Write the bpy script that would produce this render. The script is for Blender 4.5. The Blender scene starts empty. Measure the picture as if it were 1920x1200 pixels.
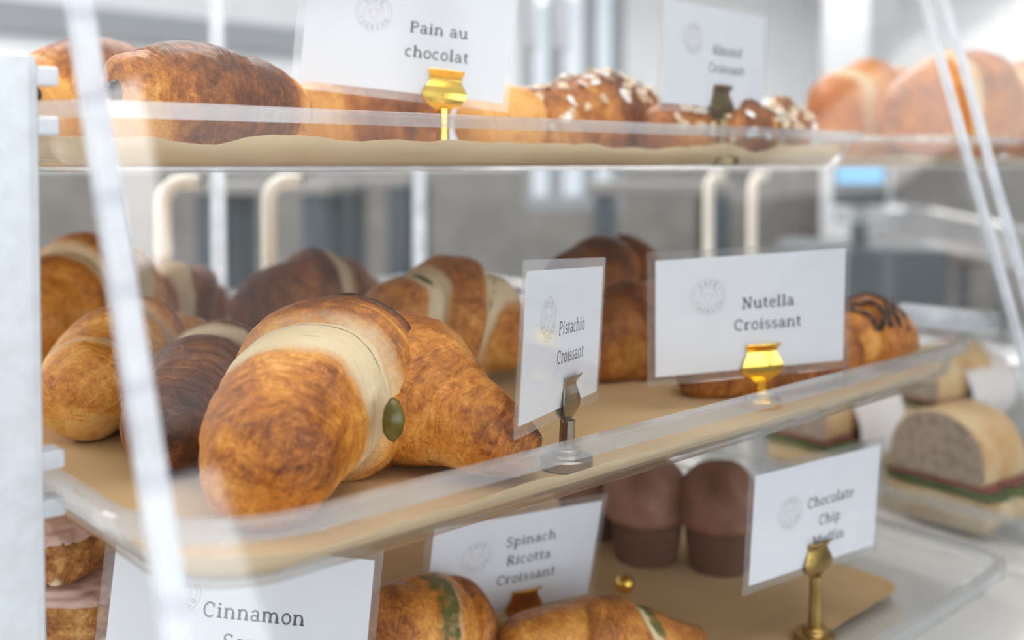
import bpy, bmesh, math, random
import numpy as np
from mathutils import Vector, Matrix

# ------------------------------------------------------------------ camera
# The camera stands at the origin at eye level with the upper tray; +X runs along
# the counter, +Y into the display case, metres throughout.
S = bpy.context.scene
FPX = 1940.0
PITCH = math.atan(68 / 1940.0)
PPY = 378.0        # picture row of the optical axis (the lens is shifted down)
HEAD = math.radians(42.2)
FWD = np.array([math.sin(HEAD) * math.cos(PITCH), math.cos(HEAD) * math.cos(PITCH), -math.sin(PITCH)])
RGT = np.array([math.cos(HEAD), -math.sin(HEAD), 0.0])
UPV = np.cross(RGT, FWD)
cam_d = bpy.data.cameras.new('camera')
cam = bpy.data.objects.new('camera', cam_d)
S.collection.objects.link(cam)
S.camera = cam
cam.matrix_world = Matrix((
    (RGT[0], UPV[0], -FWD[0], 0), (RGT[1], UPV[1], -FWD[1], 0),
    (RGT[2], UPV[2], -FWD[2], 0), (0, 0, 0, 1)))
cam_d.sensor_width = 36
cam_d.lens = 36 * FPX / 1920.0
cam_d.shift_y = (PPY - 600) / 1920.0
cam_d.clip_start = 0.01
cam_d.clip_end = 100
cam_d.dof.use_dof = True
cam_d.dof.focus_distance = 0.425
cam_d.dof.aperture_fstop = 5.0

# ------------------------------------------------------------------ world, exposure
W = bpy.data.worlds.new('sky')
S.world = W
W.use_nodes = True
wn = W.node_tree.nodes
wl = W.node_tree.links
wbg = wn['Background']
wtc = wn.new('ShaderNodeTexCoord')
wsep = wn.new('ShaderNodeSeparateXYZ')
wmr = wn.new('ShaderNodeMapRange')
wmr.inputs['From Min'].default_value = -0.5
wmr.inputs['From Max'].default_value = 0.5
wmr.inputs['To Min'].default_value = 4.6      # open sky on the street side
wmr.inputs['To Max'].default_value = 1.0      # shaded yard behind the shop
wl.new(wtc.outputs['Generated'], wsep.inputs[0])
wl.new(wsep.outputs['Y'], wmr.inputs['Value'])
wl.new(wmr.outputs[0], wbg.inputs['Strength'])
wbg.inputs['Color'].default_value = (0.86, 0.93, 1.0, 1)
S.view_settings.view_transform = 'Standard'
S.view_settings.look = 'None'
S.view_settings.exposure = 0.12
S.view_settings.gamma = 1.0
S.cycles.transparent_max_bounces = 32
S.cycles.max_bounces = 14

LAMP_STRENGTH = 3.4

# ------------------------------------------------------------------ helpers
COL = S.collection
rnd = random.Random(7)


def ray(px, py):
    return FWD + (px - 960) / FPX * RGT + (PPY - py) / FPX * UPV


def at(px, py, d):
    """the point d metres ahead that the photograph shows at (px, py)"""
    return ray(px, py) * d


def on_z(px, py, z):
    r = ray(px, py)
    return r * (z / r[2])


def tag(o, label=None, cat=None, group=None, kind=None):
    if label:
        o['label'] = label
    if cat:
        o['category'] = cat
    if group:
        o['group'] = group
    if kind:
        o['kind'] = kind
    return o


def empty(name, loc=(0, 0, 0), label=None, cat=None, group=None):
    o = bpy.data.objects.new(name, None)
    o.empty_display_size = 0.01
    COL.objects.link(o)
    o.location = loc
    return tag(o, label, cat, group)


def mesh_obj(name, verts, faces, mat, parent=None, smooth=False, attrs=None):
    """vertices are in world space unless a parent is given; then they stay world
    positions and the parent's location is subtracted"""
    me = bpy.data.meshes.new(name)
    v = np.asarray(verts, dtype=float)
    q = parent
    while q is not None:
        v = v - np.array(q.location)
        q = q.parent
    me.from_pydata([tuple(p) for p in v], [], [tuple(f) for f in faces])
    me.update()
    if smooth:
        me.polygons.foreach_set('use_smooth', [True] * len(me.polygons))
    if attrs:
        for k, a in attrs.items():
            a = np.asarray(a, dtype=float)
            if a.ndim == 1:
                at_ = me.attributes.new(k, 'FLOAT', 'POINT')
                at_.data.foreach_set('value', a.ravel())
            else:
                at_ = me.attributes.new(k, 'FLOAT_VECTOR', 'POINT')
                at_.data.foreach_set('vector', a.ravel())
    if mat is not None:
        me.materials.append(mat)
    o = bpy.data.objects.new(name, me)
    COL.objects.link(o)
    if parent is not None:
        o.parent = parent
    return o


class MB:
    def __init__(self):
        self.v = []
        self.f = []

    def add(self, v, f):
        n = len(self.v)
        self.v += [tuple(p) for p in v]
        self.f += [tuple(i + n for i in q) for q in f]

    def box(self, x0, x1, y0, y1, z0, z1, M=None):
        c = [(x, y, z) for z in (z0, z1) for y in (y0, y1) for x in (x0, x1)]
        if M is not None:
            c = [tuple(M @ Vector(p)) for p in c]
        self.add(c, [(0, 2, 3, 1), (4, 5, 7, 6), (0, 1, 5, 4), (2, 6, 7, 3), (0, 4, 6, 2), (1, 3, 7, 5)])

    def rbox(self, x0, x1, y0, y1, z0, z1, b=0.002, M=None):
        bm = bmesh.new()
        bmesh.ops.create_cube(bm, size=1)
        for v in bm.verts:
            v.co = Vector(((x0 + x1) / 2 + v.co.x * (x1 - x0), (y0 + y1) / 2 + v.co.y * (y1 - y0), (z0 + z1) / 2 + v.co.z * (z1 - z0)))
        bmesh.ops.bevel(bm, geom=bm.edges[:], offset=b, segments=2, affect='EDGES', profile=0.5)
        bm.verts.ensure_lookup_table()
        vs = [(M @ v.co if M is not None else v.co.copy()) for v in bm.verts]
        fs = [tuple(v.index for v in f.verts) for f in bm.faces]
        bm.free()
        self.add(vs, fs)

    def tube(self, pts, r, n=14, caps=True):
        P = [Vector(p) for p in pts]
        rs = r if isinstance(r, (list, tuple)) else [r] * len(P)
        rings = []
        up = Vector((0.0, 0.0, 1.0))
        prev = None
        for i, p in enumerate(P):
            t = (P[min(i + 1, len(P) - 1)] - P[max(i - 1, 0)]).normalized()
            if prev is None:
                a = up if abs(t.dot(up)) < 0.9 else Vector((1.0, 0.0, 0.0))
                N = (a - t * a.dot(t)).normalized()
            else:
                N = (prev - t * prev.dot(t)).normalized()
            prev = N
            Bn = t.cross(N)
            rings.append([p + (N * math.cos(k * 2 * math.pi / n) + Bn * math.sin(k * 2 * math.pi / n)) * rs[i] for k in range(n)])
        v = [q for ring in rings for q in ring]
        f = []
        for i in range(len(P) - 1):
            for k in range(n):
                f.append((i * n + k, i * n + (k + 1) % n, (i + 1) * n + (k + 1) % n, (i + 1) * n + k))
        if caps:
            f.append(tuple(range(n - 1, -1, -1)))
            f.append(tuple((len(P) - 1) * n + k for k in range(n)))
        self.add(v, f)

    def lathe(self, prof, c, n=40):
        v = []
        for (r, z) in prof:
            for k in range(n):
                a = 2 * math.pi * k / n
                v.append((c[0] + r * math.cos(a), c[1] + r * math.sin(a), c[2] + z))
        f = []
        for i in range(len(prof) - 1):
            for k in range(n):
                f.append((i * n + k, i * n + (k + 1) % n, (i + 1) * n + (k + 1) % n, (i + 1) * n + k))
        f.append(tuple(range(n - 1, -1, -1)))
        f.append(tuple((len(prof) - 1) * n + k for k in range(n)))
        self.add(v, f)

    def build(self, name, mat, parent=None, smooth=False):
        o = mesh_obj(name, self.v, self.f, mat, parent, smooth)
        return o


# smooth lattice noise on numpy arrays
def _hash(ix, iy, iz, seed):
    n = (ix * 374761393 + iy * 668265263 + iz * 2147483647 + seed * 1274126177) & 0xFFFFFFFF
    n = ((n ^ (n >> 13)) * 1274126177) & 0xFFFFFFFF
    n = n ^ (n >> 16)
    return (n & 0xFFFF) / 65535.0


def vnoise(x, y=0.0, z=0.0, seed=0):
    x, y, z = np.broadcast_arrays(np.asarray(x, float), np.asarray(y, float), np.asarray(z, float))
    ix, iy, iz = (np.floor(a).astype(np.int64) for a in (x, y, z))
    fx, fy, fz = x - ix, y - iy, z - iz
    fx, fy, fz = (a * a * (3 - 2 * a) for a in (fx, fy, fz))
    r = 0
    for dx in (0, 1):
        for dy in (0, 1):
            for dz in (0, 1):
                w = (fx if dx else 1 - fx) * (fy if dy else 1 - fy) * (fz if dz else 1 - fz)
                r = r + w * _hash(ix + dx, iy + dy, iz + dz, seed)
    return r


def fbm(x, y, z, seed=0, o=4):
    r = 0
    a = 0.5
    for k in range(o):
        r = r + a * vnoise(x * 2 ** k, y * 2 ** k, z * 2 ** k, seed + k * 17)
        a *= 0.5
    return r / (1 - 0.5 ** o)


# ------------------------------------------------------------------ materials
def new_mat(name):
    m = bpy.data.materials.new(name)
    m.use_nodes = True
    return m, m.node_tree.nodes, m.node_tree.links


def principled(name, col, rough=0.5, metal=0.0, spec=0.5, noise=None, bump=None, coat=0.0, trans=0.0):
    m, n, l = new_mat(name)
    b = n['Principled BSDF']
    b.inputs['Base Color'].default_value = (*col, 1)
    b.inputs['Roughness'].default_value = rough
    b.inputs['Metallic'].default_value = metal
    b.inputs['Specular IOR Level'].default_value = spec
    b.inputs['Coat Weight'].default_value = coat
    tc = n.new('ShaderNodeTexCoord')
    if noise:
        sc, col2, lo, hi = noise
        t = n.new('ShaderNodeTexNoise')
        t.inputs['Scale'].default_value = sc
        t.inputs['Detail'].default_value = 6
        l.new(tc.outputs['Object'], t.inputs['Vector'])
        r = n.new('ShaderNodeMapRange')
        r.inputs['From Min'].default_value = lo
        r.inputs['From Max'].default_value = hi
        l.new(t.outputs['Fac'], r.inputs['Value'])
        mx = n.new('ShaderNodeMix')
        mx.data_type = 'RGBA'
        mx.inputs['A'].default_value = (*col, 1)
        mx.inputs['B'].default_value = (*col2, 1)
        l.new(r.outputs[0], mx.inputs['Factor'])
        l.new(mx.outputs['Result'], b.inputs['Base Color'])
    if bump:
        sc, st = bump
        t = n.new('ShaderNodeTexNoise')
        t.inputs['Scale'].default_value = sc
        t.inputs['Detail'].default_value = 5
        l.new(tc.outputs['Object'], t.inputs['Vector'])
        bp = n.new('ShaderNodeBump')
        bp.inputs['Strength'].default_value = st
        bp.inputs['Distance'].default_value = 0.001
        l.new(t.outputs['Fac'], bp.inputs['Height'])
        l.new(bp.outputs['Normal'], b.inputs['Normal'])
    return m


def emissive(name, col, s):
    m, n, l = new_mat(name)
    n.remove(n['Principled BSDF'])
    e = n.new('ShaderNodeEmission')
    e.inputs['Color'].default_value = (*col, 1)
    e.inputs['Strength'].default_value = s
    l.new(e.outputs[0], n['Material Output'].inputs['Surface'])
    return m


def acrylic(name, milk=0.05, tint=(0.97, 0.98, 0.985), rough=0.02, f0=0.04, milk_col=(0.9, 0.91, 0.92), marks=None):
    """clear plastic sheet: see-through, Fresnel reflection, and a little milkiness
    (scratches, haze) that scatters light"""
    m, n, l = new_mat(name)
    n.remove(n['Principled BSDF'])
    tr = n.new('ShaderNodeBsdfTransparent')
    tr.inputs['Color'].default_value = (*tint, 1)
    gl = n.new('ShaderNodeBsdfGlossy')
    gl.inputs['Roughness'].default_value = rough
    df = n.new('ShaderNodeBsdfDiffuse')
    df.inputs['Color'].default_value = (*milk_col, 1)
    tl = n.new('ShaderNodeBsdfTranslucent')
    tl.inputs['Color'].default_value = (*milk_col, 1)
    dm = n.new('ShaderNodeMixShader')
    dm.inputs[0].default_value = 0.5
    l.new(df.outputs[0], dm.inputs[1])
    l.new(tl.outputs[0], dm.inputs[2])
    mk = n.new('ShaderNodeMixShader')
    tc = n.new('ShaderNodeTexCoord')
    nz = n.new('ShaderNodeTexNoise')
    nz.inputs['Scale'].default_value = 45
    nz.inputs['Detail'].default_value = 5
    l.new(tc.outputs['Object'], nz.inputs['Vector'])
    mr = n.new('ShaderNodeMapRange')
    mr.inputs['From Min'].default_value = 0.3
    mr.inputs['From Max'].default_value = 0.7
    mr.inputs['To Min'].default_value = milk * 0.75
    mr.inputs['To Max'].default_value = milk * 1.25
    l.new(nz.outputs['Fac'], mr.inputs['Value'])
    l.new(mr.outputs[0], mk.inputs[0])
    l.new(tr.outputs[0], mk.inputs[1])
    l.new(dm.outputs[0], mk.inputs[2])
    lw = n.new('ShaderNodeLayerWeight')
    lw.inputs['Blend'].default_value = 0.5
    pw = n.new('ShaderNodeMath')
    pw.operation = 'POWER'
    pw.inputs[1].default_value = 5
    l.new(lw.outputs['Facing'], pw.inputs[0])
    ma = n.new('ShaderNodeMath')
    ma.operation = 'MULTIPLY_ADD'
    ma.inputs[1].default_value = 1 - f0
    ma.inputs[2].default_value = f0
    l.new(pw.outputs[0], ma.inputs[0])
    mx = n.new('ShaderNodeMixShader')
    l.new(ma.outputs[0], mx.inputs[0])
    l.new(mk.outputs[0], mx.inputs[1])
    l.new(gl.outputs[0], mx.inputs[2])
    l.new(mx.outputs[0], n['Material Output'].inputs['Surface'])
    if marks:
        wv = n.new('ShaderNodeTexWave')
        wv.wave_type = 'BANDS'
        wv.bands_direction = 'Z'
        wv.inputs['Scale'].default_value = marks
        wv.inputs['Distortion'].default_value = 5
        wv.inputs['Detail'].default_value = 3
        l.new(tc.outputs['Object'], wv.inputs['Vector'])
        cr = n.new('ShaderNodeValToRGB')
        cr.color_ramp.elements[0].position = 0.02
        cr.color_ramp.elements[0].color = (0.60, 0.63, 0.70, 1)
        cr.color_ramp.elements[1].position = 0.14
        cr.color_ramp.elements[1].color = (*milk_col, 1)
        l.new(wv.outputs['Fac'], cr.inputs[0])
        l.new(cr.outputs[0], df.inputs['Color'])
    return m


def pastry_mat(name, ramp, pale=(0.82, 0.70, 0.48), fill=(0.12, 0.11, 0.02), rough=0.33, streak=0.36, blot=0.72, bump=0.5):
    m, n, l = new_mat(name)
    b = n['Principled BSDF']

    def attr(k):
        a = n.new('ShaderNodeAttribute')
        a.attribute_name = k
        return a
    at_t, at_p, at_l, at_f = attr('tone'), attr('pale'), attr('lay'), attr('fill')
    tc = n.new('ShaderNodeTexCoord')

    def math_(op, a, bb):
        x = n.new('ShaderNodeMath')
        x.operation = op
        for i, q in enumerate((a, bb)):
            if isinstance(q, (int, float)):
                x.inputs[i].default_value = q
            else:
                l.new(q, x.inputs[i])
        return x.outputs[0]

    def noise(vec, sc, det=6, dist=0.0, rg=0.6):
        t = n.new('ShaderNodeTexNoise')
        t.inputs['Scale'].default_value = sc
        t.inputs['Detail'].default_value = det
        t.inputs['Distortion'].default_value = dist
        t.inputs['Roughness'].default_value = rg
        l.new(vec, t.inputs['Vector'])
        return t.outputs['Fac']
    blotch = noise(tc.outputs['Object'], 85, 8, 1.6, 0.68)
    flake = noise(tc.outputs['Object'], 230, 6, 2.2, 0.7)
    big = noise(tc.outputs['Object'], 28, 3, 0.4)
    st1 = noise(at_l.outputs['Vector'], 1.0, 5, 0.6, 0.7)
    fine = noise(tc.outputs['Object'], 420, 3)
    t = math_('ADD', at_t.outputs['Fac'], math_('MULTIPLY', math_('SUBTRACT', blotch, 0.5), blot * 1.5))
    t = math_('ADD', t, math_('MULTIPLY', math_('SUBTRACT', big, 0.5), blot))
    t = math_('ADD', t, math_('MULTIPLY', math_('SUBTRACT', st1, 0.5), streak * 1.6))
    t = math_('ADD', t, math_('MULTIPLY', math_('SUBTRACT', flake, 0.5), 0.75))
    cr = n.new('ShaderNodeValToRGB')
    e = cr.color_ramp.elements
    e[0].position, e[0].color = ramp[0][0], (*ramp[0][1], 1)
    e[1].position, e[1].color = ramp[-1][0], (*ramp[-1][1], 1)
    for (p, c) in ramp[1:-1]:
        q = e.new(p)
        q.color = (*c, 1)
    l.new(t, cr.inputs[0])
    # thin light flakes where a layer lifts
    lf = n.new('ShaderNodeMapRange')
    lf.interpolation_type = 'SMOOTHSTEP'
    lf.inputs['From Min'].default_value = 0.57
    lf.inputs['From Max'].default_value = 0.74
    lf.inputs['To Max'].default_value = 0.45
    l.new(st1, lf.inputs['Value'])
    lm = n.new('ShaderNodeMix')
    lm.data_type = 'RGBA'
    l.new(lf.outputs[0], lm.inputs['Factor'])
    l.new(cr.outputs[0], lm.inputs['A'])
    lm.inputs['B'].default_value = (ramp[0][1][0], ramp[0][1][1], ramp[0][1][2], 1)
    # pale stretched dough
    pn = n.new('ShaderNodeMix')
    pn.data_type = 'RGBA'
    pn.inputs['A'].default_value = (*pale, 1)
    pn.inputs['B'].default_value = (pale[0] * 0.86, pale[1] * 0.76, pale[2] * 0.6, 1)
    l.new(blotch, pn.inputs['Factor'])
    pf = n.new('ShaderNodeMapRange')
    pf.interpolation_type = 'SMOOTHSTEP'
    pf.inputs['From Min'].default_value = 0.2
    pf.inputs['From Max'].default_value = 0.85
    l.new(math_('ADD', at_p.outputs['Fac'], math_('MULTIPLY', math_('SUBTRACT', blotch, 0.5), 0.7)), pf.inputs['Value'])
    mx = n.new('ShaderNodeMix')
    mx.data_type = 'RGBA'
    l.new(pf.outputs[0], mx.inputs['Factor'])
    l.new(lm.outputs['Result'], mx.inputs['A'])
    l.new(pn.outputs['Result'], mx.inputs['B'])
    ff = n.new('ShaderNodeMapRange')
    ff.inputs['From Min'].default_value = 0.45
    ff.inputs['From Max'].default_value = 0.62
    l.new(math_('ADD', at_f.outputs['Fac'], math_('MULTIPLY', math_('SUBTRACT', noise(tc.outputs['Object'], 180, 4), 0.5), 0.7)), ff.inputs['Value'])
    mf = n.new('ShaderNodeMix')
    mf.data_type = 'RGBA'
    l.new(ff.outputs[0], mf.inputs['Factor'])
    l.new(mx.outputs['Result'], mf.inputs['A'])
    mf.inputs['B'].default_value = (*fill, 1)
    l.new(mf.outputs['Result'], b.inputs['Base Color'])
    # gloss of the egg wash, matt on the pale dough
    rr = n.new('ShaderNodeMapRange')
    rr.inputs['To Min'].default_value = rough
    rr.inputs['To Max'].default_value = 0.62
    l.new(pf.outputs[0], rr.inputs['Value'])
    l.new(rr.outputs[0], b.inputs['Roughness'])
    b.inputs['Specular IOR Level'].default_value = 0.42
    bp = n.new('ShaderNodeBump')
    bp.inputs['Strength'].default_value = bump
    bp.inputs['Distance'].default_value = 0.0014
    h = math_('ADD', math_('MULTIPLY', st1, 0.9), math_('ADD', math_('MULTIPLY', flake, 0.8), math_('MULTIPLY', fine, 0.25)))
    l.new(h, bp.inputs['Height'])
    l.new(bp.outputs['Normal'], b.inputs['Normal'])
    return m


M = {}
M['crust'] = pastry_mat('golden_crust', [(0.0, (0.86, 0.52, 0.17)), (0.25, (0.74, 0.32, 0.052)), (0.48, (0.52, 0.175, 0.020)), (0.70, (0.26, 0.072, 0.010)), (0.95, (0.07, 0.020, 0.006))])
M['crust_dark'] = pastry_mat('dark_crust', [(0.05, (0.50, 0.22, 0.05)), (0.3, (0.30, 0.095, 0.018)), (0.55, (0.165, 0.048, 0.011)), (0.8, (0.075, 0.022, 0.008)), (1.0, (0.03, 0.011, 0.006))])
M['crust_brown'] = pastry_mat('brown_flaky_crust', [(0.0, (0.80, 0.42, 0.11)), (0.28, (0.54, 0.20, 0.034)), (0.52, (0.29, 0.088, 0.018)), (0.78, (0.13, 0.038, 0.010)), (1.0, (0.05, 0.018, 0.008))], streak=0.38, rough=0.5)
M['crust_bun'] = pastry_mat('orange_bun_crust', [(0.0, (0.80, 0.44, 0.13)), (0.3, (0.66, 0.25, 0.035)), (0.6, (0.48, 0.14, 0.012)), (1.0, (0.16, 0.045, 0.010))])
M['scone'] = pastry_mat('scone_crust', [(0.05, (0.72, 0.44, 0.16)), (0.35, (0.48, 0.20, 0.05)), (0.6, (0.24, 0.075, 0.018)), (1.0, (0.06, 0.02, 0.008))], rough=0.6, bump=0.7)
M['muffin'] = principled('chocolate_muffin_crumb', (0.40, 0.20, 0.13), 0.5, 0, 0.4, noise=(50, (0.26, 0.12, 0.075), 0.35, 0.65), bump=(160, 0.6))
M['cup'] = principled('brown_paper_cup', (0.16, 0.075, 0.04), 0.7)
M['filling'] = principled('pistachio_cream', (0.15, 0.125, 0.022), 0.28, 0, 0.5, noise=(160, (0.09, 0.07, 0.012), 0.35, 0.65), bump=(220, 0.4))
M['chocolate'] = principled('dark_chocolate', (0.018, 0.010, 0.008), 0.4)
M['icing'] = principled('cinnamon_icing', (0.62, 0.43, 0.36), 0.45, 0, 0.4, noise=(60, (0.50, 0.30, 0.23), 0.4, 0.65))
M['almond'] = principled('sliced_almond', (0.74, 0.60, 0.42), 0.6, noise=(240, (0.50, 0.34, 0.19), 0.4, 0.7))
M['sugar'] = principled('icing_sugar', (0.86, 0.84, 0.82), 0.9)
M['drizzle'] = principled('chocolate_drizzle', (0.03, 0.014, 0.009), 0.3)
M['leaf'] = principled('green_leaf', (0.10, 0.14, 0.025), 0.5, noise=(90, (0.045, 0.07, 0.012), 0.35, 0.65))
M['bread'] = principled('pale_bread', (0.70, 0.55, 0.34), 0.7, noise=(40, (0.60, 0.40, 0.18), 0.4, 0.7), bump=(120, 0.4))
M['bread_top'] = principled('baked_bread_crust', (0.56, 0.32, 0.12), 0.5, noise=(24, (0.70, 0.52, 0.30), 0.35, 0.6), bump=(90, 0.3))
M['crumb'] = principled('bread_crumb_face', (0.46, 0.37, 0.29), 0.85, noise=(150, (0.30, 0.23, 0.17), 0.45, 0.7), bump=(300, 0.8))
M['ham'] = principled('cured_meat', (0.22, 0.05, 0.03), 0.4)
M['wrap'] = principled('white_wrapping_paper', (0.78, 0.72, 0.68), 0.8)
M['kraft'] = principled('kraft_paper', (0.66, 0.47, 0.25), 0.75, noise=(14, (0.58, 0.40, 0.20), 0.35, 0.65), bump=(90, 0.15))
M['paper'] = principled('card_paper', (0.77, 0.77, 0.78), 0.75)
M['ink'] = principled('black_ink', (0.028, 0.028, 0.032), 0.7)
M['ink_faint'] = principled('grey_ink', (0.40, 0.36, 0.37), 0.8)
M['ink_pink'] = principled('pinkish_ink', (0.60, 0.50, 0.49), 0.8)
M['laminate'] = acrylic('laminate_film', 0.10, (0.96, 0.96, 0.965), 0.09)
M['acrylic'] = acrylic('clear_acrylic', 0.03)
M['panel'] = acrylic('clear_front_acrylic', 0.0, (0.985, 0.988, 0.99), 0.0)
M['acrylic_lip'] = acrylic('acrylic_rim', 0.22, (0.93, 0.935, 0.94), 0.06)
M['acrylic_edge'] = acrylic('acrylic_polished_edge', 0.62, (0.9, 0.92, 0.94), 0.06, milk_col=(0.86, 0.89, 0.93))
M['acrylic_edge_marked'] = acrylic('acrylic_glued_edge', 0.62, (0.9, 0.92, 0.94), 0.06, milk_col=(0.86, 0.89, 0.93), marks=14)
M['acrylic_white'] = acrylic('frosted_white_acrylic', 0.93, (0.95, 0.97, 1.0), 0.2, milk_col=(0.76, 0.79, 0.82))
M['gold'] = principled('polished_brass', (0.93, 0.64, 0.13), 0.16, 1.0, noise=(90, (0.85, 0.52, 0.08), 0.4, 0.7))
M['amber'] = principled('amber_brass', (0.72, 0.34, 0.04), 0.2, 1.0, noise=(90, (0.55, 0.24, 0.03), 0.4, 0.7))
M['antique'] = principled('antique_brass', (0.50, 0.33, 0.10), 0.3, 1.0, noise=(80, (0.30, 0.19, 0.06), 0.4, 0.7))
M['bronze'] = principled('dull_bronze', (0.26, 0.19, 0.09), 0.38, 1.0, noise=(80, (0.18, 0.13, 0.06), 0.4, 0.7))
M['steel'] = principled('brushed_steel', (0.36, 0.32, 0.27), 0.3, 1.0, noise=(80, (0.25, 0.22, 0.18), 0.4, 0.7))
M['tube'] = principled('cream_enamel', (0.86, 0.80, 0.70), 0.35)
M['white_base'] = principled('white_base_board', (0.76, 0.75, 0.73), 0.4)
M['counter'] = principled('pale_counter_top', (0.78, 0.78, 0.78), 0.35)
M['wall_white'] = principled('white_wall_paint', (0.84, 0.86, 0.88), 0.8, noise=(3, (0.80, 0.82, 0.84), 0.4, 0.6))
M['wall_grey'] = principled('grey_wall_paint', (0.25, 0.24, 0.225), 0.8, noise=(4, (0.20, 0.19, 0.18), 0.4, 0.6))
M['wall_dark'] = principled('dark_street_wall', (0.16, 0.155, 0.15), 0.8, noise=(4, (0.13, 0.125, 0.12), 0.4, 0.6))
M['ceiling'] = principled('white_ceiling_paint', (0.82, 0.82, 0.82), 0.9)
M['floor'] = principled('concrete_floor', (0.27, 0.25, 0.235), 0.6, noise=(2.5, (0.21, 0.195, 0.18), 0.35, 0.65))
M['dark'] = principled('dark_painted_steel', (0.055, 0.07, 0.08), 0.5)
M['frame_grey'] = principled('grey_window_frame', (0.32, 0.34, 0.36), 0.5)
M['wood_grey'] = principled('weathered_table_top', (0.22, 0.21, 0.20), 0.6)
M['lamp'] = emissive('lamp_diffuser', (1.0, 0.97, 0.93), LAMP_STRENGTH)
M['glow_back'] = emissive('back_fill_glow', (1.0, 0.98, 0.96), 12.5)  # added fill that brightens the back of the room
M['glow_streak'] = emissive('streak_panel_glow', (1.0, 0.98, 0.96), 7.0)  # added for a white streak mirrored in the sloping front
M['glow_haze'] = emissive('haze_panel_glow', (1.0, 0.97, 0.94), 1.3)  # added so pale haze reflects over the right-hand buns
M['screen'] = emissive('blue_screen', (0.16, 0.55, 0.95), 1.3)
M['lamp_spot'] = emissive('warm_lamp', (1.0, 0.9, 0.75), 6)
M['plastic_white'] = principled('white_plastic', (0.82, 0.82, 0.82), 0.4)
M['fabric'] = principled('brown_leather', (0.20, 0.15, 0.12), 0.6)

# ------------------------------------------------------------------ the room
FLOOR_Z, CEIL_Z = -1.20, 1.70


def struct(name, mb, mat):
    o = mb.build(name, mat)
    o['kind'] = 'structure'
    return o


mb = MB(); mb.box(-4, 8, -3.6, 5.1, FLOOR_Z - 0.1, FLOOR_Z); struct('floor', mb, M['floor'])
mb = MB(); mb.box(-4, 8, -3.6, 5.1, CEIL_Z, CEIL_Z + 0.1); struct('ceiling', mb, M['ceiling'])
# back wall with one tall window; grey below, white above
WX0, WX1, WZ0, WZ1 = 4.62, 5.62, -0.30, 1.45
mb = MB()
mb.box(-4, WX0, 5.0, 5.1, -0.02, CEIL_Z)
mb.box(WX1, 8, 5.0, 5.1, -0.02, CEIL_Z)
mb.box(WX0, WX1, 5.0, 5.1, WZ1, CEIL_Z)
struct('wall_back', mb, M['wall_white'])
mb = MB()
mb.box(-4, WX0, 4.97, 5.1, FLOOR_Z, -0.02)
mb.box(WX1, 8, 4.97, 5.1, FLOOR_Z, -0.02)
mb.box(WX0, WX1, 4.97, 5.1, FLOOR_Z, WZ0)
struct('trim_1', mb, M['wall_grey'])
mb = MB(); mb.box(-4, 4.4, 4.93, 5.0, 0.60, 0.74); struct('trim_2', mb, M['frame_grey'])
# right wall: white above, grey below
mb = MB(); mb.box(8.0, 8.1, 0.3, 5.1, 0.0, CEIL_Z); struct('wall_right', mb, M['wall_white'])
mb = MB(); mb.box(7.96, 8.1, -3.6, 0.3, FLOOR_Z, CEIL_Z); struct('trim_5', mb, M['wall_dark'])
mb = MB(); mb.box(7.97, 8.1, 0.3, 5.1, FLOOR_Z, 0.0); struct('trim_3', mb, M['wall_grey'])
mb = MB(); mb.box(-4.1, -4.0, -3.6, 5.1, FLOOR_Z, CEIL_Z); struct('wall_left', mb, M['wall_white'])
# street front: glazed bays between piers
mb = MB()
bays = [(-3.6, -1.6), (-1.4, 0.5), (0.62, 2.78)]
xs = -4.0
for (a, b) in bays:
    mb.box(xs, a, -3.6, -3.5, FLOOR_Z, CEIL_Z)
    mb.box(a, b, -3.6, -3.5, FLOOR_Z, -0.75)
    mb.box(a, b, -3.6, -3.5, 1.60, CEIL_Z)
    xs = b
mb.box(xs, 8.0, -3.6, -3.5, FLOOR_Z, CEIL_Z)
struct('wall_front', mb, M['wall_dark'])


def window(name, x0, x1, y, z0, z1, nx, nz, t=0.05, d=0.06, mat='frame_grey'):
    r = empty(name)
    r['kind'] = 'structure'
    m = MB()
    m.box(x0, x0 + t, y - d, y, z0, z1)
    m.box(x1 - t, x1, y - d, y, z0, z1)
    m.box(x0 + t, x1 - t, y - d, y, z0, z0 + t)
    m.box(x0 + t, x1 - t, y - d, y, z1 - t, z1)
    for i in range(1, nx):
        xx = x0 + (x1 - x0) * i / nx
        m.box(xx - t / 2, xx + t / 2, y - d, y, z0 + t, z1 - t)
    for i in range(1, nz):
        zz = z0 + (z1 - z0) * i / nz
        m.box(x0 + t, x1 - t, y - d * 0.8, y - d * 0.2, zz - t / 2, zz + t / 2)
    m.build('window_frame', M[mat], r)
    m = MB()
    m.box(x0 + t, x1 - t, y - d * 0.55, y - d * 0.45, z0 + t, z1 - t)
    m.build('pane', M['panel'], r)
    return r


window('window_1', WX0, WX1, 5.05, WZ0, WZ1, 3, 1, t=0.09)
for i, (a, b) in enumerate(bays):
    window('window_%d' % (i + 2), a, b, -3.52, -0.75, 1.60, 1, 1, t=0.05)


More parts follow.
